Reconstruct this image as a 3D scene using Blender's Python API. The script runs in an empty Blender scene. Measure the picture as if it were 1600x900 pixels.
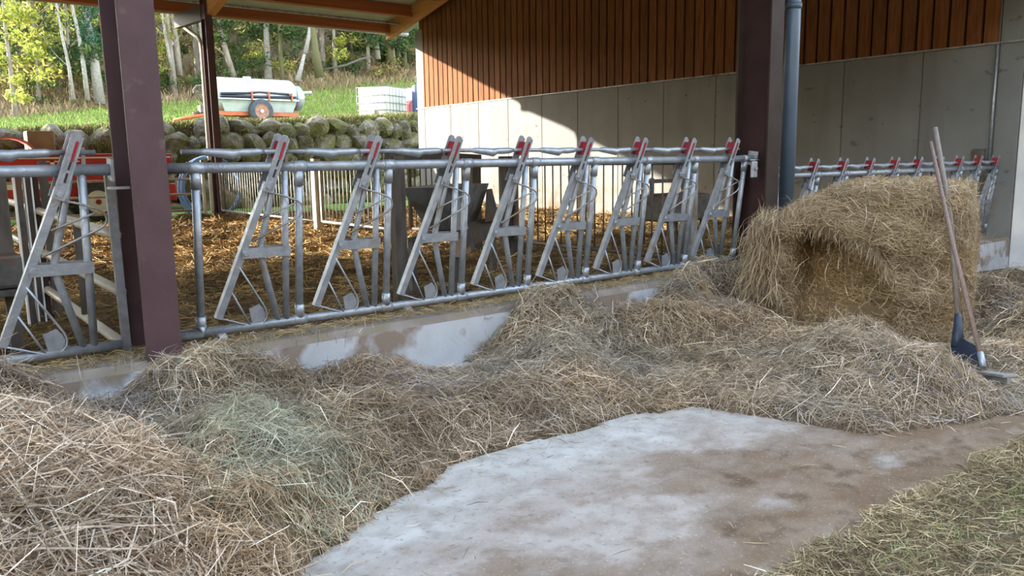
import bpy, math, random
import numpy as np
from mathutils import Vector, Matrix

# ------------------------------------------------------------------ camera, sky, sun, exposure
scene = bpy.context.scene
col = scene.collection
EYE = 1.55
cam_data = bpy.data.cameras.new('camera'); cam = bpy.data.objects.new('camera', cam_data); col.objects.link(cam)
cam_data.sensor_width = 36.0
cam_data.lens = 1250.0 / 1600.0 * 36.0
cam_data.clip_end = 600
_r = Vector((0.78402716, -0.62053177, -0.01554781)); _u = Vector((0.10949008, 0.1135963, 0.98747547)); _b = -Vector((0.61099373, 0.77590992, -0.15700466))
M = Matrix(((_r.x, _u.x, _b.x, 0), (_r.y, _u.y, _b.y, 0), (_r.z, _u.z, _b.z, EYE), (0, 0, 0, 1)))
cam.matrix_world = M
scene.camera = cam

SUN = Vector((-7.4, 6.3, 2.46)).normalized()          # direction towards the sun
world = bpy.data.worlds.new('sky'); scene.world = world; world.use_nodes = True
wn = world.node_tree; wn.nodes.clear()
sky = wn.nodes.new('ShaderNodeTexSky'); sky.sky_type = 'NISHITA'; sky.sun_disc = False
sky.sun_elevation = math.asin(SUN.z); sky.sun_rotation = math.atan2(SUN.x, SUN.y)
sky.air_density = 1.0; sky.dust_density = 0.15; sky.ozone_density = 1.5; sky.altitude = 400
bgn = wn.nodes.new('ShaderNodeBackground'); bgn.inputs['Strength'].default_value = 0.62
wo = wn.nodes.new('ShaderNodeOutputWorld')
wb = wn.nodes.new('ShaderNodeMix'); wb.data_type = 'RGBA'; wb.blend_type = 'MULTIPLY'; wb.inputs[0].default_value = 1.0
wb.inputs[7].default_value = (1.38, 1.00, 0.74, 1)                 # sky tint as white balance: a little less blue, all round
wn.links.new(sky.outputs[0], wb.inputs[6]); wn.links.new(wb.outputs[2], bgn.inputs[0]); wn.links.new(bgn.outputs[0], wo.inputs[0])
sl = bpy.data.lights.new('sun', 'SUN'); sl.energy = 4.9; sl.angle = math.radians(0.6); sl.color = (1.0, 0.93, 0.81)
so = bpy.data.objects.new('sun', sl); col.objects.link(so)
so.rotation_euler = SUN.to_track_quat('Z', 'Y').to_euler(); so.location = (-30, 30, 20)
scene.view_settings.view_transform = 'Standard'; scene.view_settings.look = 'None'
scene.view_settings.gamma = 1.0; scene.view_settings.use_curve_mapping = False
scene.view_settings.exposure = 2.12

rng = np.random.default_rng(7); random.seed(7)

# ------------------------------------------------------------------ helpers
def hash2(ix, iy, seed):
    h = (ix.astype(np.int64) * 374761393 + iy.astype(np.int64) * 668265263 + seed * 1274126177) & 0xffffffff
    h = ((h ^ (h >> 13)) * 1274126177) & 0xffffffff
    return ((h ^ (h >> 16)) & 0xffff) / 65535.0
def noise2(x, y, seed=0):
    x = np.asarray(x, float); y = np.asarray(y, float)
    ix = np.floor(x); iy = np.floor(y); fx = x - ix; fy = y - iy
    fx = fx * fx * (3 - 2 * fx); fy = fy * fy * (3 - 2 * fy)
    a = hash2(ix, iy, seed); b = hash2(ix + 1, iy, seed); c = hash2(ix, iy + 1, seed); d = hash2(ix + 1, iy + 1, seed)
    return (a * (1 - fx) + b * fx) * (1 - fy) + (c * (1 - fx) + d * fx) * fy
def fbm(x, y, seed=0, octv=4):
    s = 0; a = .5
    for i in range(octv):
        s = s + a * (noise2(x * 2 ** i, y * 2 ** i, seed + i * 17) - .5); a *= .5
    return s
def sstep(a, b, x):
    t = np.clip((x - a) / (b - a), 0, 1); return t * t * (3 - 2 * t)

def nn(t, kind, **kw):
    n = t.nodes.new(kind)
    for k, v in kw.items():
        if hasattr(n, k): setattr(n, k, v)
        else: n.inputs[k].default_value = v
    return n
def mat(name, c1, c2=None, scale=4.0, rough=.7, metal=0.0, bump=0.0, bscale=None, stretch=(1, 1, 1), c3=None, s3=1.5, t3=(.5, .62), detail=5, objrand=0.0, transl=0.0, spec=.4):
    m = bpy.data.materials.new(name); m.use_nodes = True; t = m.node_tree; t.nodes.clear()
    out = nn(t, 'ShaderNodeOutputMaterial'); p = nn(t, 'ShaderNodeBsdfPrincipled')
    p.inputs['Roughness'].default_value = rough; p.inputs['Metallic'].default_value = metal
    p.inputs['Specular IOR Level'].default_value = spec
    tc = nn(t, 'ShaderNodeTexCoord'); mp = nn(t, 'ShaderNodeMapping'); mp.inputs['Scale'].default_value = stretch
    geo = nn(t, 'ShaderNodeNewGeometry')
    t.links.new(geo.outputs['Position'], mp.inputs[0])
    colr = None
    if c2 is None: c2 = tuple(x * .85 for x in c1)
    n1 = nn(t, 'ShaderNodeTexNoise'); n1.inputs['Scale'].default_value = scale; n1.inputs['Detail'].default_value = detail
    t.links.new(mp.outputs[0], n1.inputs['Vector'])
    r1 = nn(t, 'ShaderNodeValToRGB'); r1.color_ramp.elements[0].position = .36; r1.color_ramp.elements[1].position = .64
    r1.color_ramp.elements[0].color = (*c1, 1); r1.color_ramp.elements[1].color = (*c2, 1)
    t.links.new(n1.outputs[0], r1.inputs[0]); colr = r1.outputs[0]
    if c3:
        n3 = nn(t, 'ShaderNodeTexNoise'); n3.inputs['Scale'].default_value = s3; n3.inputs['Detail'].default_value = 6
        t.links.new(mp.outputs[0], n3.inputs['Vector'])
        r3 = nn(t, 'ShaderNodeMapRange'); r3.inputs['From Min'].default_value = t3[0]; r3.inputs['From Max'].default_value = t3[1]
        t.links.new(n3.outputs[0], r3.inputs[0])
        mx = nn(t, 'ShaderNodeMix', data_type='RGBA'); t.links.new(r3.outputs[0], mx.inputs[0]); t.links.new(colr, mx.inputs[6]); mx.inputs[7].default_value = (*c3, 1)
        colr = mx.outputs[2]
    if objrand:
        oi = nn(t, 'ShaderNodeObjectInfo'); hs = nn(t, 'ShaderNodeHueSaturation')
        mr = nn(t, 'ShaderNodeMapRange'); mr.inputs['To Min'].default_value = 1 - objrand; mr.inputs['To Max'].default_value = 1 + objrand
        t.links.new(oi.outputs['Random'], mr.inputs[0]); t.links.new(mr.outputs[0], hs.inputs['Value']); t.links.new(colr, hs.inputs['Color']); colr = hs.outputs[0]
    t.links.new(colr, p.inputs['Base Color'])
    if bump:
        nb = nn(t, 'ShaderNodeTexNoise'); nb.inputs['Scale'].default_value = bscale or scale * 4; nb.inputs['Detail'].default_value = 5
        t.links.new(mp.outputs[0], nb.inputs['Vector']); bp = nn(t, 'ShaderNodeBump'); bp.inputs['Strength'].default_value = bump; bp.inputs['Distance'].default_value = .03
        t.links.new(nb.outputs[0], bp.inputs['Height']); t.links.new(bp.outputs[0], p.inputs['Normal'])
    last = p.outputs[0]
    if transl:
        tr = nn(t, 'ShaderNodeBsdfTranslucent'); t.links.new(colr, tr.inputs[0]); ms = nn(t, 'ShaderNodeMixShader'); ms.inputs[0].default_value = transl
        t.links.new(last, ms.inputs[1]); t.links.new(tr.outputs[0], ms.inputs[2]); last = ms.outputs[0]
    t.links.new(last, out.inputs[0])
    return m
def attr_mat(name, rough=.75, transl=0.0, mult=1.0, spec=.25):
    m = bpy.data.materials.new(name); m.use_nodes = True; t = m.node_tree; t.nodes.clear()
    out = nn(t, 'ShaderNodeOutputMaterial'); p = nn(t, 'ShaderNodeBsdfPrincipled'); p.inputs['Roughness'].default_value = rough
    p.inputs['Specular IOR Level'].default_value = spec
    a = nn(t, 'ShaderNodeAttribute'); a.attribute_name = 'tint'
    t.links.new(a.outputs['Color'], p.inputs['Base Color']); last = p.outputs[0]
    if transl:
        tr = nn(t, 'ShaderNodeBsdfTranslucent'); t.links.new(a.outputs['Color'], tr.inputs[0]); ms = nn(t, 'ShaderNodeMixShader'); ms.inputs[0].default_value = transl
        t.links.new(last, ms.inputs[1]); t.links.new(tr.outputs[0], ms.inputs[2]); last = ms.outputs[0]
    t.links.new(last, out.inputs[0]); return m

def tag(o, label=None, cat=None, group=None, kind=None):
    if label: o['label'] = label
    if cat: o['category'] = cat
    if group: o['group'] = group
    if kind: o['kind'] = kind
    return o
def empty(name, loc, label=None, cat=None, group=None, kind=None):
    o = bpy.data.objects.new(name, None); col.objects.link(o); o.location = loc; o.empty_display_size = .2
    return tag(o, label, cat, group, kind)
WL = {}
def wloc(o):
    return WL.get(o.name, Vector(o.location))
class MB:
    def __init__(s): s.v = []; s.f = []; s.sm = []
    def poly(s, vs, fs, smooth=False):
        b = len(s.v); s.v += [tuple(v) for v in vs]
        for f in fs: s.f.append([b + i for i in f]); s.sm.append(smooth)
        return s
    def box(s, c, d, ax=None):
        """centre, full dims, optional 3 axes"""
        c = Vector(c); X, Y, Z = ax or (Vector((1, 0, 0)), Vector((0, 1, 0)), Vector((0, 0, 1)))
        h = [x / 2 for x in d]
        vs = [c + X * (sx * h[0]) + Y * (sy * h[1]) + Z * (sz * h[2]) for sz in (-1, 1) for sy in (-1, 1) for sx in (-1, 1)]
        return s.poly(vs, [(0, 2, 3, 1), (4, 5, 7, 6), (0, 1, 5, 4), (2, 6, 7, 3), (0, 4, 6, 2), (1, 3, 7, 5)])
    def span(s, a, b):
        return s.box([(a[i] + b[i]) / 2 for i in range(3)], [abs(b[i] - a[i]) for i in range(3)])
    def bar(s, p0, p1, w, h, up=(0, 0, 1)):
        p0 = Vector(p0); p1 = Vector(p1); X = (p1 - p0); L = X.length; X.normalize(); up = Vector(up)
        Y = up.cross(X)
        if Y.length < 1e-4: Y = Vector((0, 1, 0)).cross(X)
        Y.normalize(); Z = X.cross(Y)
        return s.box((p0 + p1) / 2, (L, w, h), (X, Y, Z))
    def tube(s, pts, r, n=8, cap=True):
        pts = [Vector(p) for p in pts]; k = len(pts); rr = r if isinstance(r, (list, tuple)) else [r] * k
        vs = []; prev = None
        for i, p in enumerate(pts):
            d = (pts[min(i + 1, k - 1)] - pts[max(i - 1, 0)]).normalized()
            if prev is None: a = d.orthogonal().normalized()
            else:
                a = prev - d * prev.dot(d); a = a.normalized() if a.length > 1e-6 else d.orthogonal().normalized()
            prev = a; b = d.cross(a)
            for j in range(n):
                t = 2 * math.pi * j / n; vs.append(p + (a * math.cos(t) + b * math.sin(t)) * rr[i])
        fs = [(i * n + j, i * n + (j + 1) % n, (i + 1) * n + (j + 1) % n, (i + 1) * n + j) for i in range(k - 1) for j in range(n)]
        s.poly(vs, fs, True)
        if cap:
            b = len(s.v) - k * n
            s.f.append([b + j for j in reversed(range(n))]); s.sm.append(False)
            s.f.append([b + (k - 1) * n + j for j in range(n)]); s.sm.append(False)
        return s
    def disc(s, c, axis, r, h, n=20):
        c = Vector(c); a = Vector(axis).normalized(); return s.tube([c - a * h / 2, c + a * h / 2], r, n)
    def lathe(s, c, axis, prof, n=24, closed=True):
        """profile of (distance along axis, radius)"""
        c = Vector(c); a = Vector(axis).normalized(); e1 = a.orthogonal().normalized(); e2 = a.cross(e1); k = len(prof)
        vs = [c + a * p[0] + (e1 * math.cos(2 * math.pi * j / n) + e2 * math.sin(2 * math.pi * j / n)) * max(p[1], .0005) for p in prof for j in range(n)]
        fs = [(i * n + j, i * n + (j + 1) % n, (i + 1) * n + (j + 1) % n, (i + 1) * n + j) for i in range(k - 1) for j in range(n)]
        s.poly(vs, fs, k > 7)
        if closed: s.poly(vs[:n], [tuple(reversed(range(n)))]); s.poly(vs[-n:], [tuple(range(n))])
        return s
    def plate(s, pts, nrm, th):
        nrm = Vector(nrm).normalized(); pts = [Vector(p) for p in pts]; n = len(pts)
        vs = [p - nrm * th / 2 for p in pts] + [p + nrm * th / 2 for p in pts]
        fs = [tuple(reversed(range(n))), tuple(range(n, 2 * n))] + [(i, (i + 1) % n, n + (i + 1) % n, n + i) for i in range(n)]
        return s.poly(vs, fs)
    def build(s, name, m, parent=None, bevel=0.0, **kw):
        off = Vector((0, 0, 0))
        if parent is not None: off = Vector(parent['_org']) if '_org' in parent else Vector(parent.location)
        me = bpy.data.meshes.new(name)
        me.from_pydata([(v[0] - off.x, v[1] - off.y, v[2] - off.z) for v in s.v], [], s.f)
        me.polygons.foreach_set('use_smooth', s.sm); me.materials.append(m)
        o = bpy.data.objects.new(name, me); col.objects.link(o)
        if parent is not None:
            o.parent = parent; o['_org'] = tuple(off)
        if bevel:
            b = o.modifiers.new('bevel', 'BEVEL'); b.width = bevel; b.segments = 2; b.limit_method = 'ANGLE'
        return tag(o, **kw)
def copy_tree(o, parent=None):
    c = o.copy(); col.objects.link(c)
    if parent is not None: c.parent = parent
    for ch in list(o.children): copy_tree(ch, c)
    return c
def npmesh(name, V, F, m, parent=None, smooth=False, tint=None, link=True, mats=None, mi=None):
    me = bpy.data.meshes.new(name); V = np.asarray(V, np.float32); F = np.asarray(F, np.int32); k = F.shape[1]
    me.vertices.add(len(V)); me.vertices.foreach_set('co', V.ravel())
    me.loops.add(F.size); me.loops.foreach_set('vertex_index', F.ravel())
    me.polygons.add(len(F)); me.polygons.foreach_set('loop_start', np.arange(0, F.size, k, dtype=np.int32))
    me.polygons.foreach_set('loop_total', np.full(len(F), k, np.int32))
    sm = np.zeros(len(F), bool); sm[:] = smooth; me.polygons.foreach_set('use_smooth', sm)
    for mm in (mats or [m]): me.materials.append(mm)
    if mi is not None: me.polygons.foreach_set('material_index', np.asarray(mi, np.int32))
    if tint is not None:
        a = me.attributes.new('tint', 'FLOAT_COLOR', 'POINT'); T = np.ones((len(V), 4), np.float32); T[:, :3] = tint; a.data.foreach_set('color', T.ravel())
    me.update(); me.validate()
    o = bpy.data.objects.new(name, me)
    if link: col.objects.link(o)
    if parent is not None: o.parent = parent
    return o
def norm(a): return a / np.maximum(np.linalg.norm(a, axis=-1, keepdims=True), 1e-9)
def strands(P, D, L, W, C, curl=.12, bend=None, seg=2):
    n = len(P); D = norm(D); R = rng.normal(size=(n, 3)); B = norm(np.cross(D, R)); 
    if bend is not None: B = norm(B + bend)
    Wv = norm(np.cross(D, norm(rng.normal(size=(n, 3)) + np.array([0, 0, .0]))))
    cu = (rng.random(n) * 2 - .6) * curl
    ss = np.linspace(-.5, .5, seg + 1); V = np.empty((n, seg + 1, 2, 3))
    for i, s in enumerate(ss):
        c = P + D * (L * s)[:, None] + B * (L * cu * (1 - 4 * s * s))[:, None]
        w = (W * (1 - .55 * abs(2 * s)))[:, None] * .5
        V[:, i, 0] = c - Wv * w; V[:, i, 1] = c + Wv * w
    V = V.reshape(-1, 3); k = 2 * (seg + 1)
    F = np.concatenate([np.stack([np.arange(n) * k + 2 * i, np.arange(n) * k + 2 * i + 1, np.arange(n) * k + 2 * i + 3, np.arange(n) * k + 2 * i + 2], 1) for i in range(seg)])
    T = np.repeat(C, k, axis=0)
    return V, F, T
def merge(parts):
    Vs, Fs, Ts = [], [], []; b = 0
    for V, F, T in parts:
        Vs.append(V); Fs.append(F + b); Ts.append(T); b += len(V)
    return np.concatenate(Vs), np.concatenate(Fs), np.concatenate(Ts)
def palette(n, cols, jit=.18):
    c = np.array(cols)[rng.integers(0, len(cols), n)]
    return np.clip(c * (1 + jit * rng.normal(size=(n, 1))), .01, .9)
def heightgrid(x0, x1, y0, y1, st, fn):
    xs = np.arange(x0, x1 + st / 2, st); ys = np.arange(y0, y1 + st / 2, st); Xg, Yg = np.meshgrid(xs, ys); Z = fn(Xg, Yg)
    V = np.stack([Xg, Yg, Z], -1).reshape(-1, 3); nx = len(xs); ny = len(ys)
    i = (np.arange(ny - 1)[:, None] * nx + np.arange(nx - 1)[None]).ravel()
    return V, np.stack([i, i + 1, i + nx + 1, i + nx], 1), Xg, Yg

# ------------------------------------------------------------------ materials
galv = mat('galvanised_steel', (.29, .325, .365), (.39, .425, .465), 14, .42, .5, .15, 60, c3=(.27, .23, .19), s3=5, t3=(.60, .76))
galv_dirty = mat('weathered_steel', (.25, .25, .24), (.35, .35, .34), 12, .55, .4, .2, 50, c3=(.22, .17, .12), s3=4, t3=(.48, .66))
steel_dark = mat('dark_steel', (.07, .065, .06), (.13, .12, .11), 8, .6, .3, .1, c3=(.13, .08, .05), s3=3)
brown_paint = mat('brown_painted_steel', (.074, .043, .048), (.090, .053, .058), 5, .5, 0, .05, 40, c3=(.12, .085, .08), s3=9, t3=(.66, .75), spec=.3)
dark_brown = mat('dark_brown_steel', (.030, .014, .014), (.042, .02, .02), 5, .6, spec=.2)
pipe_blue = mat('blue_grey_pipe', (.065, .095, .13), (.085, .118, .155), 3, .4)
red_plastic = mat('red_plastic', (.30, .018, .03), (.23, .013, .022), 20, .5)
wood_h = mat('handle_wood', (.15, .098, .08), (.21, .145, .12), 20, .6, stretch=(3, 3, .4))
black_blue = mat('blue_black_blade', (.012, .018, .035), (.03, .045, .075), 5, .45)
white_paint = mat('white_paint', (.75, .75, .74), (.66, .67, .68), 4, .6)
glulam = mat('spruce_beam', (.52, .25, .085), (.42, .185, .055), 3, .6, 0, .1, 20, stretch=(1, .15, 4), spec=.25)
purlin_m = mat('purlin_wood', (.33, .115, .040), (.26, .085, .03), 3, .6, 0, .1, 20, stretch=(.15, 1, 4), spec=.25)
board_m = mat('larch_board', (.135, .050, .015), (.195, .080, .025), 7, .65, 0, .2, 30, stretch=(3, 3, .25), objrand=.16, c3=(.11, .034, .012), s3=5, t3=(.55, .75), spec=.12)
sheet_m = mat('roof_sheet', (.36, .36, .31), (.42, .42, .37), 2, .6)
rubber = mat('tyre_rubber', (.035, .04, .045), (.06, .07, .08), 10, .8)
red_paint = mat('red_wagon_paint', (.52, .025, .02), (.42, .02, .018), 3, .45, c3=(.3, .03, .02), s3=5)
green_tank = mat('grey_green_tank', (.44, .48, .46), (.36, .41, .39), 2, .4, .1, c3=(.3, .34, .3), s3=3, t3=(.55, .8))
orange_paint = mat('orange_rust_paint', (.50, .12, .04), (.36, .08, .03), 4, .6)
white_plastic = mat('milky_plastic', (.60, .59, .52), (.54, .53, .45), 3, .4)
hose_blue = mat('blue_hose', (.18, .32, .60), (.24, .38, .68), 4, .4)
stone_m = mat('mossy_stone', (.14, .115, .09), (.27, .235, .19), 5, .95, 0, 1.0, 12, c3=(.14, .135, .045), s3=2.6, t3=(.44, .60), objrand=.2)
bark = mat('bark', (.15, .125, .10), (.23, .20, .165), 6, .9, 0, .5, 20, stretch=(1, 1, .3))
bark_pale = mat('pale_bark', (.27, .255, .235), (.20, .185, .165), 5, .85, 0, .4, 20, stretch=(1, 1, 1.5))
bark_moss = mat('mossy_bark', (.10, .085, .05), (.08, .085, .025), 5, .9, 0, .5, 20)
strand_m = attr_mat('hay_strand', .7, .12)
leaf_m = attr_mat('leaf', .6, .5)
base_m = attr_mat('hay_mat', .9)

def wall_material(name, pale=1.0):
    m = bpy.data.materials.new(name); m.use_nodes = True; t = m.node_tree; t.nodes.clear()
    out = nn(t, 'ShaderNodeOutputMaterial'); p = nn(t, 'ShaderNodeBsdfPrincipled'); p.inputs['Roughness'].default_value = .85; p.inputs['Specular IOR Level'].default_value = .2
    geo = nn(t, 'ShaderNodeNewGeometry')
    def noise(sc, st=(1, 1, 1), det=5):
        mp = nn(t, 'ShaderNodeMapping'); mp.inputs['Scale'].default_value = st; t.links.new(geo.outputs['Position'], mp.inputs[0])
        n = nn(t, 'ShaderNodeTexNoise'); n.inputs['Scale'].default_value = sc; n.inputs['Detail'].default_value = det; t.links.new(mp.outputs[0], n.inputs['Vector']); return n.outputs[0]
    def rng_(x, a, b, c=0, d=1):
        r = nn(t, 'ShaderNodeMapRange'); t.links.new(x, r.inputs[0]); r.inputs[1].default_value = a; r.inputs[2].default_value = b; r.inputs[3].default_value = c; r.inputs[4].default_value = d; return r.outputs[0]
    def mix(f, a, b):
        x = nn(t, 'ShaderNodeMix', data_type='RGBA'); t.links.new(f, x.inputs[0])
        for i, q in ((6, a), (7, b)):
            if isinstance(q, tuple): x.inputs[i].default_value = (*q, 1)
            else: t.links.new(q, x.inputs[i])
        return x.outputs[2]
    c = mix(rng_(noise(1.1), .35, .65), (.43 * pale, .43 * pale, .41 * pale), (.51 * pale, .51 * pale, .485 * pale))
    c = mix(rng_(noise(2.5, (1, 1, .12)), .5, .75, 0, .55), c, (.33 * pale, .315 * pale, .28 * pale))
    c = mix(rng_(noise(3.3, (1, 1, 1.6), 3), .66, .72, 0, .7), c, (.10, .088, .07))
    v = nn(t, 'ShaderNodeTexVoronoi'); v.inputs['Scale'].default_value = 1.4; t.links.new(geo.outputs['Position'], v.inputs['Vector'])
    c = mix(rng_(v.outputs['Distance'], .055, .035), c, (.07, .06, .05))
    sx = nn(t, 'ShaderNodeSeparateXYZ'); t.links.new(geo.outputs['Position'], sx.inputs[0])
    low = rng_(sx.outputs[2], 1.3, .1); mm = nn(t, 'ShaderNodeMath', operation='MULTIPLY'); t.links.new(low, mm.inputs[0]); t.links.new(rng_(noise(2.2), .42, .6), mm.inputs[1])
    c = mix(mm.outputs[0], c, (.15, .10, .06))
    t.links.new(c, p.inputs['Base Color']); t.links.new(p.outputs[0], out.inputs[0])
    bp = nn(t, 'ShaderNodeBump'); bp.inputs['Strength'].default_value = .2; bp.inputs['Distance'].default_value = .02; t.links.new(noise(14), bp.inputs['Height']); t.links.new(bp.outputs[0], p.inputs['Normal'])
    return m
concrete_wall = wall_material('board_marked_concrete', .42)

def floor_material():
    m = bpy.data.materials.new('feed_table_concrete'); m.use_nodes = True; t = m.node_tree; t.nodes.clear()
    out = nn(t, 'ShaderNodeOutputMaterial'); p = nn(t, 'ShaderNodeBsdfPrincipled'); p.inputs['Specular IOR Level'].default_value = .35
    geo = nn(t, 'ShaderNodeNewGeometry'); sp = nn(t, 'ShaderNodeSeparateXYZ'); t.links.new(geo.outputs['Position'], sp.inputs[0])
    def noise(sc, det=6, st=(1, 1, 1), rot=0):
        mp = nn(t, 'ShaderNodeMapping'); mp.inputs['Scale'].default_value = st; mp.inputs['Rotation'].default_value = (0, 0, rot); t.links.new(geo.outputs['Position'], mp.inputs[0])
        n = nn(t, 'ShaderNodeTexNoise'); n.inputs['Scale'].default_value = sc; n.inputs['Detail'].default_value = det; t.links.new(mp.outputs[0], n.inputs['Vector']); return n.outputs[0]
    def mth(op, a, b=None):
        x = nn(t, 'ShaderNodeMath', operation=op)
        for i, q in enumerate((a, b)):
            if q is None: continue
            if isinstance(q, (int, float)): x.inputs[i].default_value = q
            else: t.links.new(q, x.inputs[i])
        return x.outputs[0]
    def rg(x, a, b, c=0, d=1):
        r = nn(t, 'ShaderNodeMapRange'); t.links.new(x, r.inputs[0]); r.inputs[1].default_value = a; r.inputs[2].default_value = b; r.inputs[3].default_value = c; r.inputs[4].default_value = d; return r.outputs[0]
    def mix(f, a, b):
        x = nn(t, 'ShaderNodeMix', data_type='RGBA'); t.links.new(f, x.inputs[0])
        for i, q in ((6, a), (7, b)):
            if isinstance(q, tuple): x.inputs[i].default_value = (*q, 1)
            else: t.links.new(q, x.inputs[i])
        return x.outputs[2]
    # distance from the clean strip beside the hay towards the muddy verge
    d = mth('SUBTRACT', 2.62, sp.outputs[1]); d = mth('ADD', d, mth('MULTIPLY', mth('SUBTRACT', sp.outputs[0], 3.0), .10))
    n1 = noise(1.3, 7, (.8, 1.35, 1), .0); n2 = noise(4, 7, (.8, 1.2, 1)); n3 = noise(30, 4)
    dd = mth('ADD', d, mth('MULTIPLY', mth('SUBTRACT', n1, .5), 1.9))
    dd = mth('ADD', dd, mth('MULTIPLY', mth('SUBTRACT', n2, .5), .7))
    dd = mth('ADD', dd, mth('MULTIPLY', mth('SUBTRACT', noise(12, 6), .5), .4))
    base = mix(rg(n2, .35, .65), (.50, .485, .455), (.41, .39, .36))
    c = mix(rg(dd, -.55, .30, 0, .75), base, (.29, .22, .175))
    c = mix(rg(dd, .12, .70, 0, .90), c, (.135, .078, .038))
    c = mix(rg(noise(2.3, 7, (.8, 1.5, 1)), .60, .70, 0, .6), c, (.41, .385, .355))
    c = mix(rg(noise(9, 7), .45, .68, 0, .35), c, (.15, .115, .085))
    mud = rg(dd, .15, .6, 0, 1)
    c = mix(mth('MULTIPLY', mud, rg(noise(3.2, 8), .42, .60, 0, .75)), c, (.235, .175, .125))
    c = mix(mth('MULTIPLY', mud, rg(noise(6.5, 8), .52, .66, 0, .7)), c, (.085, .052, .028))
    c = mix(rg(n3, .58, .72, 0, .55), c, (.16, .125, .09))
    c = mix(rg(noise(70, 3), .60, .72, 0, .35), c, (.62, .56, .46))
    t.links.new(c, p.inputs['Base Color'])
    t.links.new(rg(dd, .0, .6, .85, .7), p.inputs['Roughness']); p.inputs['Specular IOR Level'].default_value = .2
    bp = nn(t, 'ShaderNodeBump'); bp.inputs['Strength'].default_value = .25; bp.inputs['Distance'].default_value = .02; t.links.new(noise(25), bp.inputs['Height']); t.links.new(bp.outputs[0], p.inputs['Normal'])
    t.links.new(p.outputs[0], out.inputs[0]); return m
floor_m = floor_material()
curb_m = mat('whitewashed_concrete', (.50, .525, .555), (.42, .44, .465), 3, .8, 0, .1, 30, c3=(.24, .19, .15), s3=2.1, t3=(.52, .60), detail=9)
curb_top_m = mat('dirty_curb_top', (.19, .16, .135), (.27, .235, .20), 4, .9, 0, .3, 20, c3=(.20, .17, .12), s3=3, t3=(.5, .6))

# ------------------------------------------------------------------ feed table floor, curbs, pen floor, yard
def fz(X): return -.05 * np.maximum(X - 5.0, 0)
V, F, _, _ = heightgrid(-4, 15.3, 1.2, 5.6, .1, lambda X, Y: fz(X) + .012 * fbm(X, Y, 3))
tag(npmesh('floor', V, F, floor_m, smooth=True), kind='structure')
def curb(name, x0, x1, y0, y1, zt, zb):
    r = empty(name, ((x0 + x1) / 2, y0, zb), kind='structure')
    MB().span((x0, y0, zb), (x1, y1, zt - .05)).build('curb_body', curb_m, r)
    b = MB(); b.poly([(x0, y0, zt - .05), (x1, y0, zt - .05), (x1, y0 + .035, zt), (x0, y0 + .035, zt), (x0, y1, zt), (x1, y1, zt), (x0, y1, zt - .05), (x1, y1, zt - .05)],
                     [(0, 1, 2, 3), (3, 2, 5, 4), (4, 5, 7, 6), (0, 3, 4, 6), (1, 7, 5, 2)])
    b.build('curb_edge', curb_top_m, r, label='dirt-crusted grey top of the whitewashed curb')
curb('trim_1', -4, 8.35, 5.04, 5.80, .39, -.1)
curb('trim_2', 8.35, 15.2, 5.45, 6.10, .13, -.6)

def pen_h(X, Y):
    r = .06 + .32 * np.maximum(fbm(X * .9, Y * .9, 11, 5) + .18, 0) + .25 * np.maximum(fbm(X * 3, Y * 3, 19, 4), -.1) * sstep(6.2, 9, Y)
    return r * (.35 + .65 * sstep(5.8, 8.5, Y)) - .2 * sstep(8.2, 8.6, X) * (1 - sstep(6.5, 9, Y)) * 1.0
V, F, Xg, Yg = heightgrid(-4, 15.18, 5.8, 22.4, .14, pen_h)
soil = np.array([.17, .105, .05]); T = soil * (.45 + .55 * sstep(6.4, 9.2, V[:, 1]))[:, None] * (1 + .9 * fbm(V[:, 0] * 2, V[:, 1] * 2, 5)[:, None])  # shade and wet dung by the feed fence put into the colour
n = 130000; P = np.stack([rng.uniform(-.5, 15.05, n), 6 + 16.3 * rng.random(n) ** 1.25, np.zeros(n)], 1)
P[:, 2] = pen_h(P[:, 0], P[:, 1]) + .015
D = rng.normal(size=(n, 3)); D[:, 2] *= .25
cl = sstep(-.12, .1, fbm(P[:, 0] * 2.2, P[:, 1] * 2.2, 31))[:, None]
C = palette(n, [(.56, .38, .17), (.48, .32, .13), (.38, .245, .10), (.68, .50, .25), (.24, .15, .065)], .25); C = C * (.40 + .60 * cl) * (.42 + .58 * sstep(6.4, 9.2, P[:, 1]))[:, None]  # stalks darkened by the feed fence too, for the shade there
sV, sF, sT = strands(P, D, rng.uniform(.06, .2, n) * (1 + P[:, 1] / 18), rng.uniform(.006, .012, n) * (1 + P[:, 1] / 14), C, .2, seg=1)
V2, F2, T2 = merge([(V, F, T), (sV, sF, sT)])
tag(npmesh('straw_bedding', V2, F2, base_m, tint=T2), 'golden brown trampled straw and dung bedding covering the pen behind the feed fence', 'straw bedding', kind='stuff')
V, F, _, _ = heightgrid(-6, 17, 22.3, 29.5, .25, lambda X, Y: .06 + .05 * fbm(X, Y, 8))
grass_m = mat('short_grass', (.13, .25, .035), (.20, .33, .05), 1.5, .9, 0, .5, 20, c3=(.34, .26, .13), s3=.6, t3=(.54, .64))
tag(npmesh('back_yard_ground', V, F, grass_m, smooth=True), kind='structure')

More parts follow.
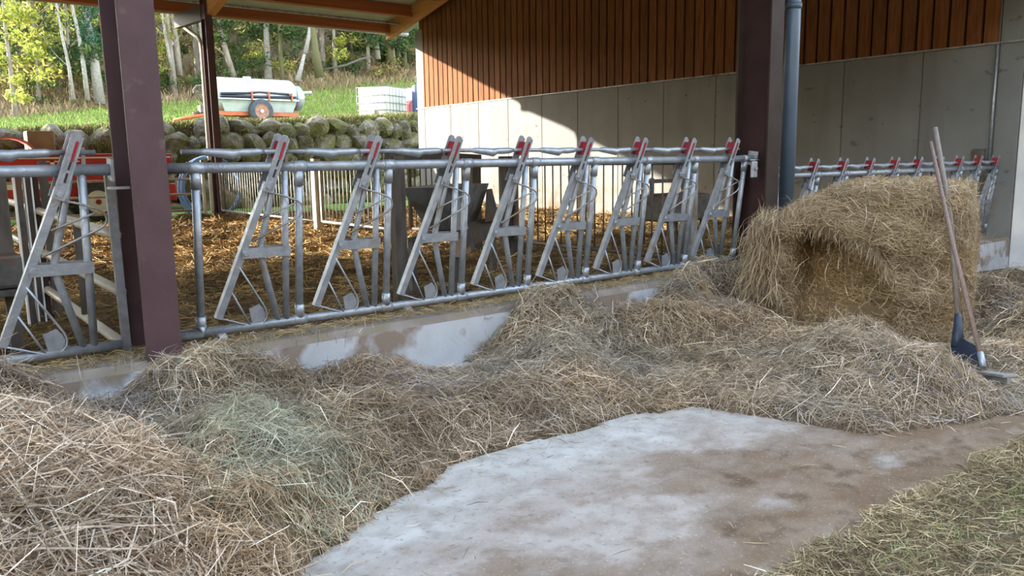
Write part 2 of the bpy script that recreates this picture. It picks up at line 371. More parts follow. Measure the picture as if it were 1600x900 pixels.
# ------------------------------------------------------------------ end wall
WX = 15.2
def rafz(Y): return 4.58 + .21 * (24.1 - Y) + EYE        # underside of the rafters
RIDGE = 14.0; FS = .37; YF = 4.0
def frz(Y): return rafz(RIDGE) - FS * (RIDGE - Y)          # unseen front pitch, falling low towards the feed table to dim the interior
wr = empty('wall_right', (WX, 15, 0), kind='structure')
joints = [24.5, 24.03, 22.44, 20.88, 19.36, 17.8, 16.3, 14.78, 13.26, 11.72, 10.18, 8.64, 7.12, 5.85, 5.45]
ZCAP = 1.86 + EYE
for i in range(len(joints) - 1):
    a, b = joints[i] - .008, joints[i + 1] + .008
    top = ZCAP - .03 if i < 13 else frz(b) + .2
    if i == 0: top = rafz(a) - .02
    MB().span((WX, b, -.7), (WX + .3, a, top)).build('concrete_panel', concrete_wall, wr, bevel=.012)
MB().span((WX, -1.2, -.7), (WX + .3, 5.44, 5.0)).build('painted_panel', white_paint, wr, label='white painted nearer end of the concrete wall')
MB().span((WX + .012, .5, -.7), (WX + .2, 24.3, ZCAP - .05)).build('joint_filler', mat('dark_joint', (.10, .09, .075), rough=.9), wr)
MB().span((WX - .035, 5.2, ZCAP - .03), (WX + .3, 24.52, ZCAP)).build('wall_cap', galv_dirty, wr, label='pale metal flashing between concrete and boards')
MB().span((WX + .02, 5.86, ZCAP - .02), (WX + .25, 5.9, 5.5)).build('board_stop', concrete_wall, wr)
MB().plate([(WX + .15, 24.1, ZCAP), (WX + .15, 24.1, rafz(24.1) + .4), (WX + .15, RIDGE, rafz(RIDGE) + .4), (WX + .15, 5.9, frz(5.9) + .4), (WX + .15, 5.9, ZCAP)], (1, 0, 0), .2).build('board_backing', mat('board_gap', (.03, .013, .008), rough=.9), wr)
if 0: MB().span((WX + .05, 5.86, ZCAP), (WX + .25, 24.1, 6.2)).build('board_backing', mat('board_gap', (.03, .013, .008), rough=.9), wr)
y = 5.88; k = 0
while y < 24.0:
    w = .232; zt = (rafz(y + .12) if y > RIDGE else frz(y + .12)) + .3
    MB().span((WX + random.uniform(-.006, .006), y, ZCAP), (WX + .06, y + w, zt)).build('board', board_m, wr)
    y += .283; k += 1
# drill holes / cable pipe at the near end
tag(MB().tube([(WX - .03, 5.87, 1.35), (WX - .03, 5.87, 3.38)], .022, 8).build('cable_pipe', galv), 'thin vertical metal conduit on the concrete wall above the last headlock', 'conduit')
tag(MB().box((WX - .04, 6.04, 1.48), (.06, .20, .30)).build('junction_plate', steel_dark, bevel=.008), 'dark square box on the concrete wall by the last headlock', 'box')

# ------------------------------------------------------------------ roof: sheet, purlins, rafters
ceil = empty('ceiling', (6, 14, 8), kind='structure')
def roofz(Y): return rafz(Y) + .52
XL = -34.0
def slab(b, ya, za, yb, zb, t=.06):
    b.poly([(XL, ya, za), (15.9, ya, za), (15.9, yb, zb), (XL, yb, zb), (XL, ya, za + t), (15.9, ya, za + t), (15.9, yb, zb + t), (XL, yb, zb + t)],
       [(0, 3, 2, 1), (4, 5, 6, 7), (0, 1, 5, 4), (2, 3, 7, 6), (0, 4, 7, 3), (1, 2, 6, 5)])
b = MB(); slab(b, 26.1, roofz(26.1), RIDGE, roofz(RIDGE)); slab(b, RIDGE, roofz(RIDGE), YF - .4, frz(YF - .4) + .52)
b.build('roof_sheet', sheet_m, ceil)
sl_ = .21
for i in range(15):
    Y = 25.3 - 1.5 * i
    back = Y > RIDGE; g_ = -sl_ if back else FS; zc = (rafz(Y) if back else frz(Y)) + .30
    MB().box(((15.0 + XL) / 2, Y, zc), (15.0 - XL, .14, .36), (Vector((1, 0, 0)), Vector((0, 1, g_)).normalized(), Vector((0, -g_, 1)).normalized())).build('purlin', purlin_m, ceil)
COLX = (7.56, 1.28, -5.0, -11.3, -17.6, -23.9, -30.2)
for x in COLX + (14.75,):
    ye = 25.55 if x > 14 else 23.1
    if x > 14: MB().bar((x, ye, rafz(ye) + .24), (x, RIDGE, rafz(RIDGE) + .24), .22, .5, (0, 0, 1)).build('rafter', glulam, ceil)
    else: MB().bar((x + .02, 22.62, rafz(22.62) - .35), (x + .02, RIDGE, rafz(RIDGE) - .35), .22, 1.15, (0, 0, 1)).build('rafter', glulam, ceil)
    MB().bar((x, RIDGE, rafz(RIDGE) + .24), (x, YF, frz(YF) + .24), .22, .5, (0, 0, 1)).build('rafter', glulam, ceil)
# eave conduit between first two purlins, gutter
MB().tube([(XL, 24.55, rafz(24.55) + .18), (15.1, 24.55, rafz(24.55) + .18)], .035, 8).build('conduit', galv_dirty, ceil)
b = MB(); zg = roofz(26.15) - .12
pts = [(26.05, zg + .12), (26.05, zg + .04), (26.08, zg), (26.17, zg), (26.2, zg + .04), (26.2, zg + .12)]
vs = [(x, p[0], p[1]) for x in (XL, 15.9) for p in pts]
b.poly(vs, [(i, i + 1, i + 7, i + 6) for i in range(5)], True); g = b.build('gutter', galv_dirty, ceil)
g.modifiers.new('solid', 'SOLIDIFY').thickness = .01

def hpost(name, x0, y0, z0, z1, label, w=.205, d=.42, mm=None):
    """H-section column: flange facing the feed table"""
    m_ = mm or brown_paint
    r = empty(name, (x0 + w / 2, y0 + d / 2, z0), label, 'steel column')
    MB().span((x0, y0, z0), (x0 + w, y0 + .022, z1)).build('flange', m_, r, bevel=.004)
    MB().span((x0, y0 + d - .022, z0), (x0 + w, y0 + d, z1)).build('flange', m_, r, bevel=.004)
    MB().span((x0 + w / 2 - .01, y0 + .02, z0), (x0 + w / 2 + .01, y0 + d - .02, z1)).build('web', dark_brown, r)  # web in darker brown: shade of the recess put into the colour
    return r
hpost('steel_column', 1.175, 5.052, .37, frz(5.2), 'purple-brown steel column standing in the curb, left foreground', .205)
pr = hpost('steel_column', 7.44, 5.05, .05, frz(5.2), 'dark brown steel column behind the hay bale, beside the blue downpipe', .225, mm=mat('darker_brown_paint', (.034, .023, .018), (.044, .030, .024), 5, .6, spec=.15))  # same brown paint as the left column, set darker
pr2 = hpost('steel_column', 7.40, 22.45, 0, rafz(22.6), 'slim far brown steel column at the back edge of the barn', .2, .36)
for x in COLX[2:]:
    for yy, zz, nm_ in ((5.05, frz(5.2), 'feed side'), (22.45, rafz(22.6), 'rear side')):
        oc = hpost('steel_column', x - .1, yy, 0, zz, None); oc['kind'] = 'structure'; del oc['category']
bk = MB(); bk.bar((7.5, 22.5, 5.62), (7.5, 25.25, 5.74), .16, .38)
bk.build('eave_arm', dark_brown, pr2, label='dark steel arm reaching out to the eave')
tag(MB().box((7.25, 22.35, .02), (.42, .36, .24)).build('concrete_footing', white_paint, bevel=.02), 'white concrete footing block at the foot of the far brown column', 'footing')
dp = empty('downpipe', (7.95, 5.1, 0), 'thick blue-grey downpipe beside the brown column behind the bale', 'downpipe')
MB().tube([(7.99, 5.16, 0), (7.99, 5.16, 5.0)], .082, 20).build('pipe', pipe_blue, dp)
for z in (3.15,): MB().disc((7.99, 5.16, z), (0, 0, 1), .09, .06, 20).build('collar', pipe_blue, dp)
dp2 = empty('downpipe', (7.3, 23.2, 0), 'pale bent rainwater pipe running from the far eave to the far column', 'downpipe')
MB().tube([(7.66, 25.45, 5.98), (7.64, 25.2, 5.75), (7.60, 25.0, 5.58), (7.46, 23.3, 5.05), (7.42, 23.0, 4.9), (7.40, 22.9, 4.65), (7.38, 22.88, .1)], .055, 10).build('pipe', mat('pale_pipe', (.62, .60, .52), rough=.5), dp2)

# ------------------------------------------------------------------ feed fences with headlocks
class Plane:
    def __init__(s, yb, zb, yt, zt):
        s.o = Vector((0, yb, zb)); s.V = Vector((0, yt - yb, zt - zb)); s.len = s.V.length; s.V.normalize(); s.N = Vector((0, -s.V.z, s.V.y)); s.U = Vector((1, 0, 0))
    def __call__(s, u, v, n=0): return s.o + s.U * u + s.V * v + s.N * n
def feed_fence(pl, refs, ends, x0, x1, label, group, last_no_A=True, name='feed_fence', elbow=None):
    H = pl.len; root = empty(name, pl((x0 + x1) / 2, 0), label, 'feed fence', group)
    b = MB(); b.tube([pl(x0, H), pl(x1, H)], .034, 16)
    for u in refs[:-1]: b.tube([pl(u - .045, H), pl(u + .045, H)], .040, 16)
    for u in ends: b.tube([pl(u - .05, H), pl(u + .05, H)], .039, 16)
    b.build('top_rail', galv, root)
    b = MB(); b.tube([pl(x0 + (.06 if elbow else 0), 0), pl(x1, 0)], .031, 16)
    for u in refs[:-1]: b.tube([pl(u - .05, 0), pl(u + .05, 0)], .036, 16)
    b.build('bottom_rail', galv, root)
    vr = 1.192 * H / 1.09
    b = MB(); b.tube([pl(x0 + .12, vr), pl(refs[-1] - .02, vr)], .0155, 10)
    for u in refs:
        a0, a1 = u - .66, u - .24
        prof = [(-.66, .0155, 0), (-.62, .024, -.002), (-.52, .030, -.010), (-.45, .034, -.018), (-.41, .024, -.006), (-.35, .026, -.006), (-.28, .024, -.002), (-.24, .0155, 0)]
        if u + prof[0][0] < x0 + .1: continue
        b.tube([pl(u + p[0], vr + p[2]) for p in prof], [p[1] for p in prof], 10)
    rod = b.build('lock_rod', galv, root)
    for u in refs: MB().bar(pl(u - .085, H + .02), pl(u - .085, vr + .03), .02, .006).build('rod_bracket', galv_dirty, root)
    ups = list(refs if not last_no_A else refs[:-1])
    for u in ups + list(ends):
        b = MB(); b.tube([pl(u, .0), pl(u, H)], .0265, 12); b.tube([pl(u, .02), pl(u, .115)], .033, 12); b.tube([pl(u, H - .13), pl(u, H - .03)], .033, 12)
        b.build('upright', galv, root)
    for u in refs:
        MB().tube([pl(u - .10, .0), pl(u - .10, H)], .0235, 12).build('fixed_bar', galv, root)
        MB().tube([pl(u - .165, H - .02), pl(u - .205, .88), pl(u - .283, .53), pl(u - .25, .38), pl(u - .155, .0)], .0225, 12).build('bent_bar', galv, root)
        b = MB()
        for nn_ in (.030, -.030): b.plate([pl(u - .415, .487, nn_), pl(u - .075, .482, nn_), pl(u - .075, .552, nn_), pl(u - .415, .557, nn_)], pl.N, .007)
        for q in (-.392,): b.tube([pl(u + q, .522, -.045), pl(u + q, .522, .045)], .016, 8)
        b.build('cross_strap', galv, root)
        arm = MB()
        arm.bar(pl(u - .578, .085), pl(u - .222, .99), .045, .045, pl.N)
        ux, vx = .355, .905; L = math.hypot(ux, vx); ux /= L; vx /= L
        T0 = (u - .243, .935); Lp = .40; px_, py_ = -vx, ux   # perpendicular
        def pp(s_, w_, n_): return pl(T0[0] + (.130 / .385) * 1.0 * s_ + (.95) * w_, T0[1] + s_ * .97 - .32 * w_, n_)
        for nn_ in (.052, -.052):
            arm.plate([pp(0, -.026, nn_), pp(0, .030, nn_), pp(.37, .030, nn_), pp(.385, .015, nn_), pp(.385, -.012, nn_), pp(.37, -.026, nn_)], pl.N, .006)
            for e_ in (-.026, .030): arm.bar(pp(0, e_, nn_ + .006), pp(.372, e_, nn_ + .006), .012, .004, pl.N)
        arm.tube([pp(.03, 0, -.065), pp(.03, 0, .066)], .014, 8)
        a = arm.build('neck_bar', galv, root)
        sl = MB()
        sl.plate([pp(.225, .004, .057), pp(.225, .018, .057), pp(.335, .018, .057), pp(.345, .010, .057), pp(.335, .002, .057)], pl.N, .006)
        sl.plate([pp(.225, -.012, 0), pp(.225, .014, 0), pp(.335, .014, 0), pp(.335, -.012, 0)], pl.N, .092)
        sl.build('red_stop', red_plastic, a, label='red plastic locking block at the tip of the bar')
        s2 = MB(); s2.plate([pp(.175, .002, .0565), pp(.175, .012, .0565), pp(.222, .014, .0565), pp(.222, .004, .0565)], pl.N, .004)
        s2.plate([pp(.10, .002, .0565), pp(.10, .014, .0565), pp(.155, .014, .0565), pp(.155, .002, .0565)], pl.N, .004)
        s2.build('slot', dark_steel_slot, a)
        h = MB(); h.tube([pl(u - .232, .93, .03), pl(u - .12, .90, .04), pl(u - .035, .868, .05), pl(u - .002, .842, .05), pl(u + .008, .805, .05), pl(u - .004, .772, .05), pl(u - .035, .75, .05), pl(u - .20, .672, .04), pl(u - .345, .60, .03)], .0072, 8)
        h.tube([pl(u - .285, .753, .03), pl(u - .045, .850, .05)], .0065, 8)
        h.build('neck_hoop', galv_dirty, a)
        h = MB(); h.tube([pl(u - .433, .43, .02), pl(u - .345, .275, .02), pl(u - .262, .13, .02), pl(u - .248, .085, .02), pl(u - .252, .048, .02), pl(u - .275, .018, .02), pl(u - .315, .002, .02), pl(u - .36, .006, .02), pl(u - .555, .085, .02)], .0065, 8)
        h.tube([pl(u - .488, .262, .02), pl(u - .366, .012, .02)], .006, 8)
        h.build('lower_hoop', galv, a)
        h = MB(); h.plate([pl(u - .372, .13, .016), pl(u - .300, .158, .016), pl(u - .272, .12, .016), pl(u - .258, .085, .016), pl(u - .262, .05, .016), pl(u - .282, .028, .016), pl(u - .318, .014, .016), pl(u - .350, .02, .016)][::-1], pl.N, .006)
        h.build('foot_plate', galv, a, label='pale rounded tread plate in the lower hoop')
    return root
dark_steel_slot = mat('slot_shadow', (.03, .03, .035), rough=.9)
P1 = Plane(5.38, .45, 5.249, 1.535)
P2 = Plane(5.86, .22, 5.735, 1.31)
refs1 = [2.29 + .7035 * k for k in range(8)]
f1 = feed_fence(P1, refs1, [1.60, 7.335], 1.40, 7.47, 'long galvanised feed fence with eight headlocks between the two brown columns', None)
MB().tube([P1(1.40, 0), P1(1.60, 0), P1(1.60, .05)], .036, 12).build('elbow', galv, f1)
MB().plate([P1(7.47, 1.02, .06), P1(7.47, 1.02, -.06), P1(7.47, 1.17, -.06), P1(7.47, 1.17, .06)], (1, 0, 0), .014).build('end_flange', galv, f1)
f0 = feed_fence(P1, [.352, 1.055], [], -1.6, 1.11, 'end of a galvanised feed fence with one full headlock, left of the near column', None)
MB().plate([P1(1.11, 1.03, .05), P1(1.11, 1.03, -.05), P1(1.11, 1.16, -.05), P1(1.11, 1.16, .05)], (1, 0, 0), .014).span((1.08, 5.16, 1.42), (1.19, 5.24, 1.435)).build('end_flange', galv, f0)
refs2 = [9.57 + .70 * k for k in range(9)]
f2 = feed_fence(P2, refs2, [8.75], 8.25, 15.17, 'lower galvanised feed fence behind the bale, its red-tipped bars reaching the concrete wall', None, last_no_A=False)
lt = empty('latch_bracket', (7.32, 5.12, 1.35), 'galvanised latch plate hanging on the brown column right of the long feed fence', 'bracket')
MB().box((7.33, 5.13, 1.42), (.09, .03, .17)).build('plate', galv, lt, bevel=.008)
MB().bar((7.48, 5.20, 1.52), (7.30, 5.13, 1.52), .05, .012).build('arm', galv, lt)
MB().disc((7.33, 5.11, 1.43), (0, 1, 0), .018, .03, 8).build('bolt', galv_dirty, lt)
for px_, u_ in ((0, 1.72), (1, 3.05)):
    tag(MB().disc(P1(u_ + (.12 if px_ else 0), -.05, .03), (1, .2, 0), .038, .06, 10).box(P1(u_ + (.12 if px_ else 0), -.055, .0), (.05, .14, .025)).build('anchor_shoe', galv_dirty, bevel=.004),
        ('small galvanised anchor shoe under the bottom rail near the left column', 'small galvanised anchor shoe under the bottom rail at the third headlock')[px_], 'anchor')

# ------------------------------------------------------------------ dividers, gates and feeders inside the pen
def vbar_gate(x, y0, y1, zb, zt, step, label, xr=.0, r=.0115, bright=galv_dirty, horiz=None):
    g = empty('barred_gate', (x, (y0 + y1) / 2, zb), label, 'gate')
    b = MB()
    b.tube([(x, y0, zb), (x, y1, zb)], .028, 8); b.tube([(x, y0, zt), (x, y1, zt)], .028, 8)
    b.build('gate_frame', bright, g)
    for yy in (y0, y1): MB().span((x - .03, yy - .03, zb), (x + .03, yy + .03, zt)).build('end_post', bright, g)
    n = max(2, int((y1 - y0) / step)); proto = None
    for i in range(1, n):
        yy = y0 + (y1 - y0) * i / n
        if proto is None:
            proto = MB().tube([(x, yy, zb), (x, yy, zt)], r, 6).build('bar', bright, g); py = yy
        else:
            c = proto.copy(); col.objects.link(c); c.location.y += yy - py
    return g
vbar_gate(7.42, 16.3, 22.2, .33, 1.50, .165, 'pale gate of close vertical bars beside the far brown column')
vbar_gate(7.44, 12.7, 15.95, .33, 1.50, .165, 'shorter barred gate with a pale bottom rail, right of the two pale posts')
vbar_gate(7.6, 10.75, 12.6, .36, 1.52, .17, 'dark barred gate behind the grey feed hopper', bright=steel_dark)
vbar_gate(7.62, 6.3, 9.55, .34, 1.50, .165, 'barred divider gate seen through the middle headlocks before the concrete wall', bright=steel_dark)
def post(x, y, w, z0, z1, m_, label, d=None, nm='fence_post'):
    return tag(MB().span((x - w / 2, y - (d or w) / 2, z0), (x + w / 2, y + (d or w) / 2, z1)).build(nm, m_, bevel=.01), label, 'post')
pale_post = mat('pale_weathered_post', (.50, .45, .36), (.38, .33, .26), 5, .8, stretch=(2, 2, .5))
dark_post = mat('dark_oily_post', (.055, .045, .038), (.10, .085, .07), 6, .8, stretch=(2, 2, .5))
post(7.42, 16.12, .16, .1, 1.66, pale_post, 'pale post with two flanges between the barred gates in the pen')
post(7.6, 10.6, .17, .1, 1.62, dark_post, 'dark square post behind the hopper, left of the pair')
post(7.6, 9.72, .20, .1, 1.62, dark_post, 'wider dark square post right of the hopper')
post(4.28, 7.35, .13, .05, 1.62, dark_post, 'tall dark post standing left of the grey feed hopper', .13)
post(7.62, 6.2, .12, .1, 1.5, galv_dirty, 'grey steel post just behind the last headlocks of the long fence')
tag(MB().bar((4.2, 7.35, 1.63), (7.7, 10.6, 1.60), .10, .11).build('cross_beam', dark_post), 'dark beam laid level over the posts above the feed hopper', 'beam')
hp = empty('feed_hopper', (5.2, 8.2, .1), 'grey sheet-metal feed hopper on legs behind the fourth and fifth headlock', 'feeder')
def quad_prism(b, bot, top):  # 4 pts each
    return b.poly(list(bot) + list(top), [(3, 2, 1, 0), (4, 5, 6, 7), (0, 1, 5, 4), (1, 2, 6, 5), (2, 3, 7, 6), (3, 0, 4, 7)])
hop_grey = mat('hopper_sheet', (.17, .18, .19), (.22, .23, .24), 4, .5, .3, c3=(.12, .10, .08), s3=3); hop_lt = mat('hopper_side', (.34, .34, .32), (.28, .28, .26), 4, .6, .2)
hx = Vector((.78, .63, 0)); hy = Vector((-.63, .78, 0)); hc = Vector((5.45, 8.1, 0))
def hpnt(a, b_, z): return hc + hx * a + hy * b_ + Vector((0, 0, z))
quad_prism(MB(), [hpnt(-.55, -.12, .78), hpnt(.75, -.12, .78), hpnt(.75, .12, .78), hpnt(-.55, .12, .78)], [hpnt(-.85, -.30, 1.27), hpnt(.72, -.30, 1.27), hpnt(.72, .30, 1.27), hpnt(-.85, .30, 1.27)]).build('bin', hop_grey, hp)
MB().plate([hpnt(-.87, -.33, 1.28), hpnt(-.87, -.31, .80), hpnt(-.42, -.33, .78)], hy, .02).build('side_gusset', hop_lt, hp)
MB().plate([hpnt(-.60, -.20, .80), hpnt(.95, -.20, .80), hpnt(.95, -.38, .72), hpnt(-.60, -.38, .72)], (0, 0, 1), .02).bar(hpnt(-.9, -.38, .68), hpnt(1.0, -.38, .68), .05, .16).bar(hpnt(-.9, .2, .66), hpnt(1.0, .2, .66), .05, .12).build('trough', steel_dark, hp)
MB().plate([hpnt(.35, -.34, .80), hpnt(.98, -.36, .78), hpnt(.72, -.33, 1.2), hpnt(.5, -.33, 1.2)], hy, .02).build('end_shield', steel_dark, hp)
for a, b_ in ((-.85, -.3), (.85, -.3), (-.85, .2), (.85, .2)): MB().bar(hpnt(a, b_, .1), hpnt(a, b_, .7), .07, .07).build('leg', steel_dark, hp)
MB().bar(hpnt(-1.0, -.36, .62), hpnt(-.5, -.36, .62), .05, .2).build('step_board', mat('step_wood', (.28, .18, .11), rough=.8), hp)
# second feeder at far right behind the last headlocks
f5 = empty('feed_trough', (9.6, 8.2, .1), 'dark box trough on legs glimpsed between the last two headlocks', 'feeder')
MB().box((10.0, 8.5, .78), (1.0, .7, .42)).build('box', steel_dark, f5, bevel=.03)
for a in (-.4, .4):
    for b_ in (-.28, .28): MB().span((10 + a - .03, 8.5 + b_ - .03, .1), (10 + a + .03, 8.5 + b_ + .03, .6)).build('leg', steel_dark, f5)
MB().bar((9.45, 8.5, 1.2), (10.6, 8.5, 1.2), .06, .06).bar((9.5, 8.5, .9), (9.5, 8.5, 1.25), .05, .05).bar((10.5, 8.5, .9), (10.5, 8.5, 1.25), .05, .05).build('guard_rail', steel_dark, f5)
# swing gate running back from the near column
sg = empty('tube_gate', (1.15, 5.5, .4), 'pipe gate running back into the pen beside the near column', 'gate')
MB().bar((1.15, 5.44, .38), (1.12, 5.36, 1.50), .035, .05, (1, 0, 0)).build('hinge_bar', galv, sg)
for z0_, z1_ in ((1.13, 1.20), (.77, .80), (.42, .46)):
    MB().tube([(1.15, 5.45, z0_), (1.15, 11.2, z1_)], .034, 10).build('rail', mat('pale_pipe_rail', (.55, .49, .40), (.45, .40, .33), 5, .5, .2) if z0_ > 1 else bpy.data.materials['pale_pipe_rail'], sg)
MB().tube([(1.15, 6.65, 0.46), (1.15, 6.65, 1.15)], .035, 10).build('brace', dark_post, sg)
MB().tube([(1.15, 9.2, 0.46), (1.15, 9.2, 1.15)], .035, 10).build('brace', dark_post, sg)
cg = empty('channel_stanchion', (1.2, 9.6, 0), 'bundle of upright dark steel channels with bright edges at the end of the pipe gate', 'stanchion')
for i, (x, w) in enumerate(((.985, .052), (1.062, .042), (1.118, .050), (1.185, .066))):
    zt = 1.62 if i == 3 else 1.52
    q = MB().span((x, 8.4, .1), (x + w, 8.46, zt)); ch = q.build('channel', (steel_dark, dark_post, dark_brown, dark_post)[i], cg)
    if i < 3: MB().span((x - .012, 8.37, .12), (x, 8.47, zt)).build('lip', white_paint, ch, label='bright worn edge of the channel')  # narrow pale strip along one side of the channel
MB().bar((.95, 8.50, .55), (1.27, 8.50, .55), .06, .07).build('cross_tie', steel_dark, cg)
lf = empty('mineral_feeder', (.55, 7.4, .1), 'dark feeder on a post at the left picture edge behind the fence', 'feeder')
MB().span((.70, 7.2, .1), (.79, 7.3, 1.55)).build('post', dark_post, lf)
MB().box((.42, 7.3, .78), (.80, .5, .26)).build('bin', steel_dark, lf, bevel=.03)
MB().bar((.1, 7.3, .62), (.86, 7.3, .62), .5, .05).build('tray', steel_dark, lf)
# rear tube gate
rg_ = empty('rear_tube_gate', (3.5, 22.5, .2), 'wide low tube gate of thin rails along the back of the pen', 'gate')
for z in (.36, .80, 1.20): MB().tube([(-3, 22.5, z), (7.1, 22.5, z)], .03, 8).build('rail', mat('rust_rail', (.30, .21, .15), (.4, .3, .22), 6, .6) if z < .4 else bpy.data.materials['rust_rail'], rg_)
for x in (-2.9, 2.3, 6.1): MB().span((x - .05, 22.47, .15), (x + .05, 22.53, 1.5)).build('stile', galv_dirty, rg_)
rp = empty('pale_gate_posts', (6.9, 22.4, .1), 'pair of pale steel gate stiles just left of the far brown column', 'posts')
for x in (6.93, 7.12): MB().span((x - .035, 22.1, .25), (x + .035, 22.16, 1.68)).build('stile', mat('bright_zinc', (.62, .62, .58), rough=.5) if x < 7 else bpy.data.materials['bright_zinc'], rp)
MB().bar((6.9, 22.13, 1.66), (7.2, 22.13, 1.66), .06, .06).build('stile_head', galv_dirty, rp)
hose = MB()
for k, (rr, dz) in enumerate(((.88, 0), (.84, .03), (.91, -.03))):
    hose.tube([(7.42 + dz + rr * math.cos(t) * .92, 23.0 + .04 * k, .92 + dz + rr * math.sin(t)) for t in [i * math.pi / 16 for i in range(33)]], .035, 8)
tag(hose.build('coiled_hose', hose_blue), 'coiled blue hose hanging behind the far brown column', 'hose')

# ------------------------------------------------------------------ downslope background: stone wall, terraces
def zt_(X): return 2.35 + .055 * np.clip(X, -8, 20)
def terr(X, Y):
    X = np.asarray(X, float); s = np.clip((Y - 28.4) / 30, 0, 1)
    ze = 3.0 + .13 * (np.clip(X, -5, 60) - 6) + EYE
    z = zt_(X) + (ze - zt_(X)) * s ** 2.3
    hill = .34 * np.maximum(Y - 58.4, 0) * sstep(-26, 2, X + 0 * Y)
    z = z + hill + .35 * fbm(X * .35, Y * .35, 21, 5) * sstep(29, 33, Y)
    z = z + .12 * fbm(X * 1.3, Y * 1.3, 22, 4)
    return np.where(Y < 28.5, -.1, z)
V, F, Xg, Yg = heightgrid(-30, 80, 28.52, 130, .9, terr)
tt = fbm(V[:, 0] * .22, V[:, 1] * .35, 41, 5); t2 = fbm(V[:, 0] * .8, V[:, 1] * .8, 43, 4)
g1 = np.array([.13, .24, .035]); g2 = np.array([.24, .27, .075]); br = np.array([.26, .19, .11]); fo = np.array([.14, .10, .06])
a = sstep(-.05, .12, tt)[:, None]; T = g1 * (1 - a) + g2 * a
dryband = (sstep(40, 46, V[:, 1]) * (1 - sstep(47, 53, V[:, 1])) * sstep(-.12, .08, tt + t2 * .5))[:, None]
T = T * np.array([.70, .57, .62]); T = T * (1 - .45 * sstep(-.02, .14, t2)[:, None]) + br * .45 * sstep(-.02, .14, t2)[:, None]
T = T * (1 - .75 * dryband) + br * .75 * dryband
fr = sstep(54.5, 59, V[:, 1] + 5 * t2)[:, None]; T = T * (1 - fr) + (br * .55 + fo * .5) * fr * (1 + .8 * t2[:, None])
# blades of grass on the near terraces
def blades(n, xs, ys, hmin, hmax, w, cols, density=None):
    Y = ys[0] + (ys[1] - ys[0]) * rng.random(n); X = Y * (xs[0] + (xs[1] - xs[0]) * rng.random(n))
    P = np.stack([X, Y, terr(X, Y)], 1); L = rng.uniform(hmin, hmax, n); D = rng.normal(size=(n, 3)) * .45; D[:, 2] = 1
    P = P + norm(D) * (L * .4)[:, None]
    return strands(P, D, L, rng.uniform(.6, 1.3, n) * w, palette(n, cols, .2), .25, seg=1)
def wall_tufts():
    n = 9000; k = rng.integers(0, 300, n); cx_ = rng.uniform(1, 19, 300); cz_ = rng.uniform(0, 1, 300) ** .6
    X = cx_[k] + rng.normal(size=n) * .13; Z = cz_[k] * (terr(X, 28.6 + 0 * X)) + rng.normal(size=n) * .07
    P = np.stack([X, 27.72 + rng.random(n) * .15 + cz_[k] * .25, Z], 1); D = rng.normal(size=(n, 3)) * .6; D[:, 2] += .5; D[:, 1] -= .4
    return strands(P, D, rng.uniform(.10, .30, n), rng.uniform(.015, .03, n), palette(n, [(.16, .20, .05), (.28, .28, .09), (.34, .27, .14), (.22, .16, .09)], .2), .3, seg=1)
nf = 111; xf = np.linspace(-30, 80, nf); Vf = np.concatenate([np.stack([xf, 0 * xf + 28.50, terr(xf, 0 * xf + 28.52)], 1), np.stack([xf, 0 * xf + 28.45, 0 * xf - .1], 1)])
jf = np.arange(nf - 1); Ff = np.stack([jf, jf + 1, jf + nf + 1, jf + nf], 1)
def dim(b_, k=.78): return (b_[0], b_[1], b_[2] * k)
bl = [(V, F, T), (Vf, Ff, np.tile(np.array([.075, .06, .03]), (len(Vf), 1))),
      blades(24000, (.02, .64), (28.42, 29.8), .10, .34, .035, [(.18, .26, .05), (.30, .34, .09), (.38, .32, .15), (.30, .22, .11), (.22, .17, .08)]),
      wall_tufts(),
      blades(26000, (.02, .64), (28.55, 33), .08, .26, .03, [(.20, .34, .05), (.30, .42, .08), (.36, .38, .12), (.42, .34, .18)]),
      blades(30000, (.05, .64), (33, 46), .10, .28, .05, [(.17, .26, .045), (.26, .30, .08), (.34, .26, .13), (.30, .22, .11), (.24, .31, .06)]),
      blades(22000, (.05, .64), (46, 58), .15, .40, .07, [(.15, .27, .04), (.20, .33, .05), (.32, .28, .12)]),
      blades(14000, (.05, .66), (57, 66), .3, .8, .08, [(.40, .29, .18), (.34, .22, .13), (.24, .22, .08), (.15, .12, .06)])]
V2, F2, T2 = merge([bl[0], bl[1]] + [dim(b_) for b_ in bl[2:]])
tag(npmesh('meadow_hillside', V2, F2, base_m, tint=T2), kind='structure')
